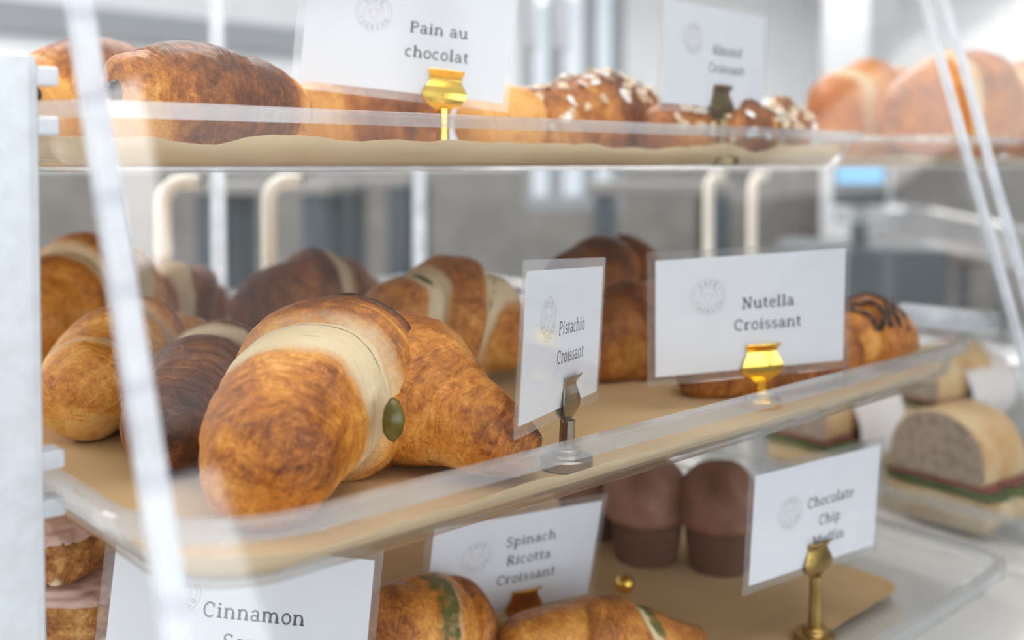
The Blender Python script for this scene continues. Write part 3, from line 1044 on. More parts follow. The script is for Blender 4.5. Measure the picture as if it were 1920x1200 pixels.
pain(px((206, 208, 0.424, 84), (250, 200, 0.430, 104), (320, 196, 0.442, 112), (410, 200, 0.460, 106), (490, 214, 0.480, 90), (548, 228, 0.495, 70)), 'pain au chocolat at the front left of the top tray, chocolate showing at its end', 71, 0.80, (300, 150))
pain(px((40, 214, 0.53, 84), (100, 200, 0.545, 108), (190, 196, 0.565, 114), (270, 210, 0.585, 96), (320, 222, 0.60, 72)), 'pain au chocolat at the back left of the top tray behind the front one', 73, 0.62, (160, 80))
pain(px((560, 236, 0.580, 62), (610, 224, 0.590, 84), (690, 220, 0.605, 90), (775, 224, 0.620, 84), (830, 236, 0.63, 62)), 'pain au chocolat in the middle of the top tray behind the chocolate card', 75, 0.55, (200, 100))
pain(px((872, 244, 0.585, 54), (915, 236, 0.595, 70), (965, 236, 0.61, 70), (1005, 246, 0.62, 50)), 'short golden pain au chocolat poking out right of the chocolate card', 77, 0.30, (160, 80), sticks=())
GA = 'almond croissants on the top tray'


def almond(pts, label, seed, nfl=90):
    o, X = roll('almond_croissant', pts, M['crust_brown'], label, 'croissant', GA, Z1, seed=seed, bounds=(0.25, 0.45, 0.7), core=(0.45, 0.7), tone=0.48, n=(150, 80))
    rr = random.Random(seed)
    m, s = MB(), MB()
    for k in range(nfl):
        i = rr.randint(14, 135)
        j = int(rr.gauss(0, 11)) % 80
        p = X[i, j]
        q = X[i].mean(0)
        nn = (p - q) / (np.linalg.norm(p - q) + 1e-9)
        nn = Vector(nn) + Vector((rr.uniform(-.5, .5), rr.uniform(-.5, .5), rr.uniform(-.1, .5)))
        nn.normalize()
        rt = nn.to_track_quat('Z', 'Y').to_matrix()
        rx, ry = rr.uniform(.0032, .0055), rr.uniform(.002, .0034)
        a0 = rr.uniform(0, 6.3)
        top, bot = [], []
        for t in range(12):
            a = t * math.pi / 6
            x, y = rx * math.cos(a), ry * math.sin(a) * (1 + 0.25 * math.cos(a))
            w = Vector((x * math.cos(a0) - y * math.sin(a0), x * math.sin(a0) + y * math.cos(a0), 0))
            top.append(Vector(p) + rt @ (w + Vector((0, 0, 0.0011))))
            bot.append(Vector(p) + rt @ (w + Vector((0, 0, 0.0002))))
        tgt = m if k % 4 else s
        tgt.add(top + bot, [tuple(range(12)), tuple(range(23, 11, -1))] + [(t, t + 12, (t + 1) % 12 + 12, (t + 1) % 12) for t in range(12)])
    ob = m.build('sliced_almonds', M['almond'], o)
    ob['kind'] = 'stuff'
    ob = s.build('icing_sugar', M['sugar'], o)
    ob['kind'] = 'stuff'
    return o


almond(px((965, 250, 0.615, 44), (1010, 236, 0.625, 70), (1085, 228, 0.64, 82), (1160, 230, 0.66, 80), (1225, 246, 0.68, 54)), 'sugared almond croissant between the two cards of the top tray', 81, 130)
almond(px((1205, 262, 0.614, 40), (1260, 248, 0.624, 58), (1340, 244, 0.639, 64), (1420, 250, 0.659, 56), (1478, 268, 0.674, 34)), 'low almond croissant lying below the almond card', 83, 90)
almond(px((1395, 268, 0.70, 36), (1435, 250, 0.71, 58), (1475, 252, 0.715, 56), (1510, 266, 0.72, 34)), 'almond croissant far right on the top tray behind the almond card', 85, 60)

# --- right-hand case
GB = 'big buns in the right-hand case'
roll('brioche_bun', px((1540, 240, 0.985, 62), (1585, 218, 0.995, 90), (1640, 214, 1.010, 94), (1700, 232, 1.025, 74), (1735, 248, 1.035, 50)), M['crust_bun'],
     'brown topped bun farthest back in the right-hand case', 'bun', GB, Z1, seed=91, bounds=(0.3, 0.55, 0.75), core=(0.55, 0.75), pale=((0.2, 0.06, 0.7), (0.65, 0.04, 0.6)), tone=0.42, n=(120, 64))
roll('brioche_bun', px((1690, 250, 0.885, 54), (1725, 222, 0.895, 86), (1775, 206, 0.905, 104), (1830, 214, 0.92, 94), (1880, 240, 0.935, 62)), M['crust_bun'],
     'orange bun glowing between the two sloping edges at the right', 'bun', GB, Z1, seed=93, bounds=(0.3, 0.52, 0.75), core=(0.52, 0.75), pale=((0.36, 0.04, 0.6),), tone=0.55, n=(120, 64))
roll('brioche_bun', px((1865, 250, 1.04, 50), (1900, 226, 1.05, 76), (1945, 212, 1.06, 92), (1995, 220, 1.07, 80), (2030, 245, 1.08, 50)), M['crust_bun'],
     'bun at the right border of the photo, cut by the frame', 'bun', GB, Z1, seed=95, bounds=(0.3, 0.55, 0.75), core=(0.3, 0.55), pale=((0.28, 0.04, 0.6),), tone=0.45, n=(120, 64))

# --- bottom shelf: spinach croissants, muffins, scones
GS = 'spinach croissants on the bottom tray'
roll('spinach_croissant', px((690, 1215, 0.478, 70), (735, 1196, 0.488, 98), (790, 1188, 0.50, 106), (860, 1192, 0.515, 92), (915, 1200, 0.525, 58)), M['crust'],
     'croissant with green spinach between the scone card and the spinach card', PC, GS, Z3, seed=101, bounds=(0.28, 0.6, 0.8), core=(0.6, 0.8), pale=((0.40, 0.06, 0.5),),
     fills=((0.36, 0.11, 0.60, 0.7, 1.3),), tone=0.42, n=(160, 80))
roll('spinach_croissant', px((935, 1228, 0.498, 44), (1000, 1212, 0.506, 64), (1085, 1204, 0.515, 74), (1170, 1204, 0.525, 70), (1250, 1206, 0.54, 48), (1318, 1208, 0.555, 24)), M['crust'],
     'long croissant with green spinach in the bottom right of the bottom tray', PC, GS, Z3, seed=103, bounds=(0.3, 0.62, 0.84), core=(0.3, 0.62), pale=((0.64, 0.03, 0.8),),
     fills=((0.67, 0.035, 0.62, 0.4, 1.1),), tone=0.36, n=(180, 90))


def muffin(px_, py_, r, h, label, seed):
    c = on_z(px_, py_, Z3)
    root = empty('chocolate_muffin', (c[0], c[1], Z3 + 0.0002), label, 'muffin', 'chocolate muffins on the bottom tray')
    rr = 0.70 * r
    n = 64
    hc = h * 0.42
    # fluted paper cup
    v = []
    for (q, zz) in ((0.0, 0.0), (rr * 0.98, 0.0), (rr, 0.001), (rr * 1.18, hc), (rr * 1.14, hc), (rr * 1.12, hc - 0.001), (0.0, hc - 0.001)):
        for k in range(n * 2):
            a = math.pi * k / n
            fl = 1 + (0.018 if k % 2 else -0.018) * (1 if zz > 0 else 0.5)
            v.append((c[0] + q * fl * math.cos(a), c[1] + q * fl * math.sin(a), Z3 + 0.0002 + zz))
    N = n * 2
    f = [(i * N + k, i * N + (k + 1) % N, (i + 1) * N + (k + 1) % N, (i + 1) * N + k) for i in range(6) for k in range(N)]
    mesh_obj('paper_cup', v, f, M['cup'], root)
    # domed top that spreads over the cup and cracks
    v = []
    prof = []
    for k in range(30):
        t = k / 29
        a = -0.45 + t * (math.pi / 2 + 0.45)
        prof.append((r * max(0.0, math.cos(a)) ** 0.8, hc + 0.45 * r * 0.44 + (h - hc - 0.2 * r) * math.sin(a) if a > 0 else hc + 0.45 * r * 0.44 + 0.45 * r * math.sin(a)))
    prof = [(rr * 1.0, hc - 0.004)] + prof
    for (q, zz) in prof:
        for k in range(n):
            a = 2 * math.pi * k / n
            w = 1 + 0.22 * (float(fbm(math.cos(a) * 1.6 + seed, math.sin(a) * 1.6, zz * 40, seed, 3)) - 0.5)
            crack = float(vnoise(math.cos(a) * q * 110 + seed, math.sin(a) * q * 110, zz * 50, seed + 2))
            w -= 0.05 * max(0, 0.35 - crack) * 3
            v.append((c[0] + q * w * math.cos(a), c[1] + q * w * math.sin(a), Z3 + zz * (0.85 + 0.15 * w)))
    K = len(prof)
    f = [(i * n + k, i * n + (k + 1) % n, (i + 1) * n + (k + 1) % n, (i + 1) * n + k) for i in range(K - 1) for k in range(n)]
    f.append(tuple((K - 1) * n + k for k in range(n)))
    f.append(tuple(range(n - 1, -1, -1)))
    mesh_obj('muffin_top', v, f, M['muffin'], root, True)
    return root


muffin(1350, 1062, 0.0275, 0.068, 'chocolate muffin nearest the chocolate card, touching its left edge', 3)
muffin(1212, 1046, 0.0285, 0.068, 'chocolate muffin in the middle of the row below the middle tray', 5)
muffin(1110, 1000, 0.028, 0.066, 'chocolate muffin half hidden behind the right edge of the spinach card', 8)


def scone(c, yaw, label, seed, sz=(0.034, 0.030, 0.0150)):
    bm = bmesh.new()
    bmesh.ops.create_icosphere(bm, subdivisions=5, radius=1)
    vs = np.array([v.co[:] for v in bm.verts])
    fs = [tuple(v.index for v in f.verts) for f in bm.faces]
    bm.free()
    sg = np.sign(vs) * np.abs(vs) ** 0.55
    sg[:, 2] = np.clip(sg[:, 2], -0.85, 1)
    nz = fbm(vs[:, 0] * 3 + seed, vs[:, 1] * 3, vs[:, 2] * 3, seed, 4) - 0.5
    taper = 1 - 0.30 * (vs[:, 1] * 0.5 + 0.5)
    P = sg * (1 + 0.35 * nz)[:, None] * np.array(sz)
    P[:, 0] *= taper
    P[:, 2] = np.maximum(P[:, 2], -sz[2] * 0.9)
    ca, sa = math.cos(yaw), math.sin(yaw)
    Rm = np.array([[ca, -sa, 0], [sa, ca, 0], [0, 0, 1]])
    Pw = P @ Rm.T
    cz = float(c[2])
    root = empty('cinnamon_scone', (float(c[0]), float(c[1]), cz - sz[2] * 0.9), label, 'scone', 'cinnamon scones on the bottom tray')
    tone = 0.45 + 0.9 * nz
    mesh_obj('scone_body', Pw + np.array(c), fs, M['scone'], root, True, {'tone': tone, 'pale': np.clip(nz * 3, 0, 1), 'fill': np.zeros(len(P)), 'lay': Pw * 300})
    # icing that follows the top
    keep = {}
    v2, f2 = [], []
    top = sg[:, 2] > 0.42 + 0.5 * nz
    for i in np.nonzero(top)[0]:
        keep[i] = len(v2)
        d = vs[i] @ Rm.T
        v2.append(Pw[i] + np.array(c) + d * 0.0012 + np.array([0, 0, 0.0012]))
    for q in fs:
        if all(i in keep for i in q):
            f2.append(tuple(keep[i] for i in q))
    ic = mesh_obj('icing', v2, f2, M['icing'], root, True)
    sm = ic.modifiers.new('thickness', 'SOLIDIFY')
    sm.thickness = 0.0018
    return root


b0 = at(112, 1262, 0.50)
b0 = np.array([b0[0] + 0.004, b0[1], Z3 + 0.0138])
scone(b0, 0.6, 'cinnamon scone at the bottom left of the photo, lowest of the stack', 2)
scone(b0 + np.array([0.002, 0.004, 0.0305]), 0.9, 'cinnamon scone in the middle of the stack behind the scone card', 6)
scone(b0 + np.array([-0.002, 0.006, 0.061]), 0.5, 'cinnamon scone on top of the stack just under the middle tray', 9)


c = at(1172, 1094, 0.619)
bm = bmesh.new()
bmesh.ops.create_uvsphere(bm, u_segments=32, v_segments=20, radius=0.0055)
vs = np.array([v.co[:] for v in bm.verts])
fs = [tuple(v.index for v in f.verts) for f in bm.faces]
bm.free()
o = mesh_obj('glint_ball', vs, fs, M['gold'], None, True)  # ball added to imitate a small out-of-focus gold highlight
o.location = (c[0], c[1], Z3 + 0.0057)
tag(o, 'added ball standing in for a blurred gold glint, right of the spinach card', 'ball')


# --- sandwiches
def sandwich(c, yaw, L, Wd, label, seed, wrap=False):
    root = empty('sandwich', (c[0], c[1], Z3 + 0.0002), label, 'sandwich', 'filled bread rolls in the right-hand case')
    ca, sa = math.cos(yaw), math.sin(yaw)

    def slab(name, mat, prof, z0, jit=0.0, ext=1.0, smooth=True):
        """prof: list of (half width fraction, z); long axis along local x; cut face at -x"""
        v = []
        nx = 28
        n = len(prof)
        for i in range(nx):
            t = i / (nx - 1)
            x = (-0.5 + t) * L * ext
            k = 1.0 if t < 0.72 else math.sqrt(max(0.02, 1 - ((t - 0.72) / 0.285) ** 2))
            for (hw, zz) in prof:
                w = 1 + jit * float(vnoise(x * 90 + seed, hw * 7, zz * 60, seed) - 0.5)
                xx, yy, z2 = x, hw * Wd * k * w, zz * (0.55 + 0.45 * k) * w
                v.append((c[0] + xx * ca - yy * sa, c[1] + xx * sa + yy * ca, Z3 + z0 + z2))
        f = [(i * n + k, i * n + (k + 1) % n, (i + 1) * n + (k + 1) % n, (i + 1) * n + k) for i in range(nx - 1) for k in range(n)]
        f.append(tuple(range(n - 1, -1, -1)))
        f.append(tuple((nx - 1) * n + k for k in range(n)))
        o = mesh_obj(name, v, f, M[mat], root, smooth)
        return o
    low = [(-0.47, 0.0), (-0.5, 0.007), (-0.5, 0.020), (-0.3, 0.023), (0.3, 0.023), (0.5, 0.020), (0.5, 0.007), (0.47, 0.0)]
    o = slab('bottom_bread', 'bread', low, 0.0004, 0.12)
    slab('lettuce', 'leaf', [(-0.56, 0.0), (-0.58, 0.003), (-0.3, 0.0055), (0.0, 0.004), (0.3, 0.0055), (0.58, 0.003), (0.56, 0.0), (0.0, 0.0)], 0.0232, 0.5, 1.03)
    slab('cured_meat', 'ham', [(-0.5, 0.0), (-0.52, 0.003), (0.0, 0.005), (0.52, 0.003), (0.5, 0.0), (0.0, 0.0)], 0.0282, 0.3, 1.01)
    dome = [(-0.46, 0.0), (-0.5, 0.006)] + [(-0.5 * math.cos(a), 0.006 + 0.042 * max(0.0, math.sin(a)) ** 0.8) for a in [k * math.pi / 12 for k in range(1, 12)]] + [(0.5, 0.006), (0.46, 0.0)]
    o = slab('top_bread', 'bread_top', dome, 0.0322, 0.10)
    # the cut face
    n = len(dome)
    v = []
    x = -0.5 * L - 0.0006
    for (hw, zz) in dome:
        yy, z2 = hw * Wd * 0.96, zz * 0.96 + 0.0005
        v.append((c[0] + x * ca - yy * sa, c[1] + x * sa + yy * ca, Z3 + 0.0322 + z2))
    x += 0.0012
    for (hw, zz) in dome:
        yy, z2 = hw * Wd * 0.96, zz * 0.96 + 0.0005
        v.append((c[0] + x * ca - yy * sa, c[1] + x * sa + yy * ca, Z3 + 0.0322 + z2))
    f = [tuple(range(n)), tuple(range(2 * n - 1, n - 1, -1))] + [(k, k + n, (k + 1) % n + n, (k + 1) % n) for k in range(n)]
    mesh_obj('crumb_face', v, f, M['crumb'], o)
    if wrap:
        pr = [(0.56 * math.cos(a), 0.034 + 0.036 * math.sin(a)) for a in [2 * math.pi * k / 28 for k in range(28)]]
        v = []
        nn = len(pr)
        for i in range(10):
            x = (-0.15 + 0.68 * i / 9) * L
            for (hw, zz) in pr:
                w = 1 + 0.10 * float(vnoise(x * 60, hw * 5, zz * 80, seed) - 0.5)
                yy = hw * Wd * 1.12 * w
                v.append((c[0] + x * ca - yy * sa, c[1] + x * sa + yy * ca, Z3 + max(0.0004, zz * w)))
        f = [(i * nn + k, i * nn + (k + 1) % nn, (i + 1) * nn + (k + 1) % nn, (i + 1) * nn + k) for i in range(9) for k in range(nn)]
        f.append(tuple(9 * nn + k for k in range(nn)))
        mesh_obj('paper_wrap', v, f, M['wrap'], root, True)
    return root


sandwich((0.757, 0.338), math.radians(-6), 0.070, 0.076, 'filled roll with green leaves facing the corner at the lower right', 4)
sandwich((0.800, 0.470), math.radians(-4), 0.10, 0.060, 'filled roll half wrapped in white paper behind the chocolate card', 9, True)
sandwich((1.010, 0.470), math.radians(-10), 0.11, 0.066, 'filled roll at the right border above the nearest roll', 13, True)


# ------------------------------------------------------------------ cards and holders
def ribbon(pts, w):
    out_v, out_f = [], []
    n = len(pts)
    for i, (x, y) in enumerate(pts):
        a = pts[max(i - 1, 0)]
        b = pts[min(i + 1, n - 1)]
        dx, dy = b[0] - a[0], b[1] - a[1]
        d = math.hypot(dx, dy) or 1
        nx, ny = -dy / d, dx / d
        ww = w[i] if isinstance(w, list) else w
        out_v += [(x + nx * ww / 2, y + ny * ww / 2), (x - nx * ww / 2, y - ny * ww / 2)]
    for i in range(n - 1):
        out_f.append((2 * i, 2 * i + 1, 2 * i + 3, 2 * i + 2))
    return out_v, out_f


def arc(cx, cy, rx, ry, a0, a1, n=18):
    return [(cx + rx * math.cos(math.radians(a0 + (a1 - a0) * k / n)), cy + ry * math.sin(math.radians(a0 + (a1 - a0) * k / n))) for k in range(n + 1)]


TH, TN = 0.128, 0.078        # thick and thin strokes


def st(x, y0, y1, w=TH):
    return ([(x, y0), (x, y1)], w)


def hz(x0, x1, y, w=TN):
    return ([(x0, y), (x1, y)], w)


GL = {
    'P': (0.60, [st(0.14, 0, 0.7), hz(0.03, 0.27, 0.03), hz(0.03, 0.3, 0.67), (arc(0.3, 0.51, 0.21, 0.165, 90, -90), 0.09), hz(0.14, 0.3, 0.345)]),
    'A': (0.68, [([(0.08, 0.0), (0.33, 0.7)], TN), ([(0.33, 0.7), (0.58, 0.0)], TH), hz(0.18, 0.48, 0.24), hz(0.0, 0.2, 0.03), hz(0.46, 0.68, 0.03)]),
    'C': (0.64, [(arc(0.33, 0.35, 0.26, 0.33, 48, 312), 0.09), st(0.52, 0.47, 0.66, TN)]),
    'N': (0.72, [st(0.14, 0, 0.7, TN), ([(0.14, 0.68), (0.56, 0.02)], TH), st(0.56, 0, 0.7, TN), hz(0.02, 0.26, 0.03), hz(0.02, 0.18, 0.67), hz(0.46, 0.68, 0.67)]),
    'S': (0.54, [(arc(0.26, 0.52, 0.17, 0.155, 30, 270), 0.09), (arc(0.26, 0.19, 0.19, 0.17, 90, -150), 0.095), st(0.43, 0.53, 0.68, TN)]),
    'R': (0.66, [st(0.14, 0, 0.7), hz(0.03, 0.27, 0.03), hz(0.03, 0.3, 0.67), (arc(0.3, 0.52, 0.19, 0.155, 90, -90), 0.09), hz(0.14, 0.3, 0.365), ([(0.3, 0.36), (0.54, 0.03)], TH), hz(0.46, 0.64, 0.03)]),
    'M': (0.86, [st(0.15, 0, 0.7, TN), ([(0.16, 0.68), (0.42, 0.05)], TH), ([(0.42, 0.05), (0.68, 0.68)], TN), st(0.7, 0, 0.7), hz(0.03, 0.27, 0.03), hz(0.58, 0.82, 0.03), hz(0.03, 0.18, 0.67), hz(0.68, 0.82, 0.67)]),
    'T': (0.62, [st(0.3, 0, 0.7), hz(0.04, 0.56, 0.66, 0.08)]),
    'U': (0.64, [st(0.12, 0.22, 0.7), st(0.5, 0.22, 0.7), (arc(0.31, 0.23, 0.19, 0.2, 180, 360), TH)]),
    'E': (0.56, [st(0.14, 0, 0.7), hz(0.1, 0.5, 0.04, 0.08), hz(0.1, 0.44, 0.36, 0.08), hz(0.1, 0.5, 0.66, 0.08)]),
    'F': (0.54, [st(0.14, 0, 0.7), hz(0.1, 0.44, 0.36, 0.08), hz(0.1, 0.5, 0.66, 0.08)]),
    "'": (0.0, [([(-0.34, 0.76), (-0.2, 0.88)], 0.07)]),
    'a': (0.52, [(arc(0.21, 0.145, 0.15, 0.125, 0, 360), 0.085), st(0.38, 0.04, 0.36, 0.1), (arc(0.23, 0.33, 0.15, 0.16, 10, 160), 0.085), hz(0.36, 0.5, 0.03)]),
    'c': (0.48, [(arc(0.26, 0.25, 0.19, 0.23, 50, 310), 0.088)]),
    'd': (0.58, [(arc(0.24, 0.24, 0.17, 0.22, 0, 360), 0.085), st(0.43, 0.0, 0.74), hz(0.33, 0.44, 0.71), hz(0.42, 0.56, 0.03)]),
    'e': (0.50, [(arc(0.26, 0.25, 0.19, 0.23, 5, 315), 0.085), hz(0.08, 0.44, 0.27)]),
    'f': (0.36, [st(0.16, 0, 0.6), (arc(0.28, 0.58, 0.12, 0.14, 180, 60), 0.08), hz(0.03, 0.33, 0.46), hz(0.04, 0.3, 0.03)]),
    'h': (0.62, [st(0.13, 0, 0.74), (arc(0.3, 0.29, 0.17, 0.18, 170, 0), 0.09), st(0.47, 0, 0.3), hz(0.03, 0.24, 0.03), hz(0.37, 0.58, 0.03), hz(0.03, 0.14, 0.71)]),
    'i': (0.31, [st(0.15, 0, 0.48), hz(0.04, 0.27, 0.03), hz(0.04, 0.16, 0.46), ([(0.15, 0.58), (0.15, 0.69)], 0.115)]),
    'l': (0.31, [st(0.15, 0, 0.74), hz(0.04, 0.27, 0.03), hz(0.04, 0.16, 0.71)]),
    'm': (0.92, [st(0.13, 0, 0.48), (arc(0.28, 0.29, 0.15, 0.18, 170, 0), 0.09), st(0.43, 0, 0.3), (arc(0.59, 0.29, 0.15, 0.18, 170, 0), 0.09), st(0.75, 0, 0.3), hz(0.03, 0.23, 0.03), hz(0.34, 0.53, 0.03), hz(0.66, 0.86, 0.03), hz(0.03, 0.14, 0.46)]),
    'n': (0.62, [st(0.13, 0, 0.48), (arc(0.3, 0.29, 0.17, 0.18, 170, 0), 0.09), st(0.47, 0, 0.3), hz(0.03, 0.24, 0.03), hz(0.37, 0.58, 0.03), hz(0.03, 0.14, 0.46)]),
    'o': (0.52, [(arc(0.26, 0.25, 0.19, 0.23, 0, 360, 28), 0.088)]),
    'p': (0.58, [st(0.14, -0.22, 0.48), (arc(0.32, 0.24, 0.17, 0.22, 0, 360), 0.085), hz(0.03, 0.28, -0.19), hz(0.03, 0.15, 0.46)]),
    'r': (0.44, [st(0.13, 0, 0.48), (arc(0.3, 0.27, 0.17, 0.19, 165, 60), 0.085), hz(0.03, 0.27, 0.03), hz(0.03, 0.14, 0.46)]),
    's': (0.44, [(arc(0.22, 0.36, 0.14, 0.115, 30, 270), 0.08), (arc(0.22, 0.135, 0.15, 0.115, 90, -150), 0.085)]),
    't': (0.37, [st(0.15, 0.12, 0.62), (arc(0.26, 0.13, 0.11, 0.11, 180, 310), 0.085), hz(0.03, 0.32, 0.47)]),
    'u': (0.62, [st(0.13, 0.2, 0.48), (arc(0.3, 0.2, 0.17, 0.18, 180, 350), 0.09), st(0.47, 0, 0.48), hz(0.03, 0.14, 0.46), hz(0.37, 0.48, 0.46), hz(0.46, 0.6, 0.03)]),
    ' ': (0.30, []),
}


def text_shapes(txt, track=0.03):
    x = 0
    V, F = [], []
    for ch in txt:
        adv, strokes = GL[ch]
        for pts, w in strokes:
            v, f = ribbon([(px_ + x, py_) for px_, py_ in pts], w)
            n = len(V)
            V += v
            F += [tuple(i + n for i in q) for q in f]
        x += adv + (track if adv else 0)
    return V, F, x - track


CW, CH = 0.108, 0.066


class Flat:
    """flat shapes in a card's own plane (x right, z up), on its front"""
    def __init__(self):
        self.v, self.f = [], []

    def add(self, v, f, y=-0.00022):
        n = len(self.v)
        self.v += [(a, y, b) for a, b in v]
        self.f += [tuple(i + n for i in q) for q in f]

    def line(self, txt, cx, bz, cap, wide=1.0):
        V, F, w = text_shapes(txt)
        s = cap / 0.70
        self.add([((x - w / 2) * s * wide + cx, y * s + bz) for x, y in V], F)

    def arc_text(self, txt, cx, cz, r, cap, a_mid, step, inward=True):
        s = cap / 0.70
        n = len([c for c in txt if c != "'"])
        k = 0
        for ch in txt:
            adv, strokes = GL[ch]
            kk = k if ch != "'" else k - 1
            ang = a_mid + (kk - (n - 1) / 2) * step
            if ch != "'":
                k += 1
            a = math.radians(ang)
            for pts, w in strokes:
                v, f = ribbon(pts, w * 1.15)
                q = []
                for (x, y) in v:
                    xx = (x - (adv if ch != "'" else -0.56) / 2) * s if ch != "'" else (x + 0.28) * s
                    yy = y * s
                    if inward:      # bottom of the ring, reading left to right
                        rr = r - yy
                        t = a + xx / r
                        q.append((cx + rr * math.cos(t), cz + rr * math.sin(t)))
                    else:
                        rr = r + yy
                        t = a - xx / r
                        q.append((cx + rr * math.cos(t), cz + rr * math.sin(t)))
                self.add(q, f)

    def build(self, name, mat, parent):
        me = bpy.data.meshes.new(name)
        me.from_pydata(self.v, [], self.f)
        me.materials.append(M[mat])
        o = bpy.data.objects.new(name, me)
        COL.objects.link(o)
        o.parent = parent
        return o


def card_matrix(c, yaw, tilt, roll_, sc=1.0):
    return Matrix.Translation(c) @ Matrix.Rotation(math.radians(yaw), 4, 'Z') @ Matrix.Rotation(math.radians(tilt), 4, 'X') @ Matrix.Rotation(math.radians(roll_), 4, 'Y') @ Matrix.Scale(sc, 4)


def sign_card(c, yaw, tilt, roll_, lines, label, tx=0.585, logo=(0.29, 0.66), cap=0.0056, sc=1.0):
    Mx = card_matrix(c, yaw, tilt, roll_, sc)
    root = empty('sign_card', (0, 0, 0), label, 'price card', 'laminated name cards')
    root.matrix_world = Mx

    def plate(name, x0, x1, z0, z1, y0, y1, mat, r=0.0):
        m = MB()
        m.box(x0, x1, y0, y1, z0, z1)
        me = bpy.data.meshes.new(name)
        me.from_pydata(m.v, [], m.f)
        me.materials.append(M[mat])
        o = bpy.data.objects.new(name, me)
        COL.objects.link(o)
        o.parent = root
        return o
    e = 0.0042
    plate('paper', -CW / 2 + e, CW / 2 - e * 0.75, e, CH - e, -0.00015, 0.00015, 'paper')
    plate('laminate_sleeve', -CW / 2, CW / 2, 0, CH, -0.00032, 0.00032, 'laminate')
    fl = Flat()
    for (txt, bz, dx) in lines:
        fl.line(txt, (tx - 0.5 + dx) * CW, bz * CH, cap)
    fl.build('lettering', 'ink', root)
    # round emblem: ring, broken inner ring, name on an arc, animal head outline
    lx, lz = (logo[0] - 0.5) * CW, logo[1] * CH
    R_ = 0.0088
    em = Flat()
    em.add(*[q if i else [(x + lx, y + lz) for x, y in q] for i, q in enumerate(ribbon(arc(0, 0, R_, R_, 0, 360, 60), 0.00022))])

    def ring(r, a0, a1, w=0.00016):
        v, f = ribbon(arc(0, 0, r, r, a0, a1, 30), w)
        em.add([(x + lx, y + lz) for x, y in v], f)
    ring(R_ * 0.83, 135, 205)
    ring(R_ * 0.83, -25, 45)
    ring(R_ * 0.56, 0, 360)
    for a in (128, 52):
        v, f = ribbon([(lx + R_ * q * math.cos(math.radians(a)), lz + R_ * q * math.sin(math.radians(a))) for q in (0.58, 0.8)], 0.0002)
        em.add(v, f)
    em.arc_text('TAUREAU', lx, lz, R_ * 0.90, 0.0021, 270, 21, True)
    em.arc_text("CAFE'", lx, lz, R_ * 0.66, 0.0021, 90, -22, False)
    em.build('emblem', 'ink_faint', root)
    hd = Flat()
    for sgn in (-1, 1):
        for P in ([(0, -0.40), (0.13, -0.34), (0.16, -0.1), (0.24, 0.10), (0.10, 0.2), (0, 0.2)], [(0.16, 0.16), (0.34, 0.16), (0.44, 0.34), (0.36, 0.40)], [(0.24, 0.1), (0.4, 0.03), (0.28, 0.02)]):
            v, f = ribbon([(lx + sgn * x * R_, lz + y * R_) for x, y in P], 0.0003)
            hd.add(v, f)
    hd.build('emblem_head', 'ink_pink', root)
    return root, Mx


def card_holder(Mx, fx, floor, mat, label, zc=0.0):
    """brass place-card stand: round stepped base, stem, and two shaped clip plates
    that pinch the card at fx across its width"""
    lx = (fx - 0.5) * CW
    foot = Mx @ Vector((lx, 0, -0.004))
    root = empty('card_holder', (foot.x, foot.y, floor + 0.0002), label, 'card holder', 'metal card holders')
    mm = MB()
    mm.lathe([(0.0002, 0), (0.0106, 0), (0.0112, 0.0006), (0.0112, 0.0042), (0.0105, 0.005), (0.0075, 0.0052), (0.0064, 0.006), (0.0062, 0.0080), (0.0056, 0.0086), (0.0003, 0.0087)], (foot.x, foot.y, floor + 0.0002), 48)
    mm.build('base', M[mat], root)
    # stem: square bar up to the clip
    top = Mx @ Vector((lx, -0.0004, -0.0022))
    mm = MB()
    mm.tube([(foot.x, foot.y, floor + 0.0085), (foot.x, foot.y, floor + 0.009), tuple(top)], [0.0040, 0.0034, 0.0032], 8)
    mm.build('stem', M[mat], root)
    prof = [(-0.0036, 0.0030, -0.0010), (-0.0016, 0.0048, -0.0016), (0.0006, 0.0086, -0.0027), (0.0030, 0.0108, -0.0033), (0.0058, 0.0112, -0.0031), (0.0088, 0.0098, -0.0024), (0.0112, 0.0084, -0.0016), (0.0128, 0.0080, -0.0011), (0.0142, 0.0084, -0.0020), (0.0158, 0.0091, -0.0036), (0.0168, 0.0092, -0.0046)]
    for sgn, nm in ((1, 'clip_plate'), (-1, 'clip_plate')):
        v, f = [], []
        nx = 11
        for (zz, hw, yy) in prof:
            for i in range(nx):
                t = i / (nx - 1) * 2 - 1
                yv = min(yy * (1 - 0.30 * t * t), -0.0006)
                v.append(Mx @ Vector((lx + hw * t, sgn * yv, zz + zc)))
        for i in range(len(prof) - 1):
            for k in range(nx - 1):
                q = (i * nx + k, i * nx + k + 1, (i + 1) * nx + k + 1, (i + 1) * nx + k)
                f.append(q if sgn > 0 else q[::-1])
        o = mesh_obj(nm, [tuple(p) for p in v], f, M[mat], root, False)
        s = o.modifiers.new('thickness', 'SOLIDIFY')
        s.thickness = 0.0009
        s.offset = -1 if sgn > 0 else -1
        bv = o.modifiers.new('soft edges', 'BEVEL')
        bv.width = 0.0003
        bv.segments = 2
    return root


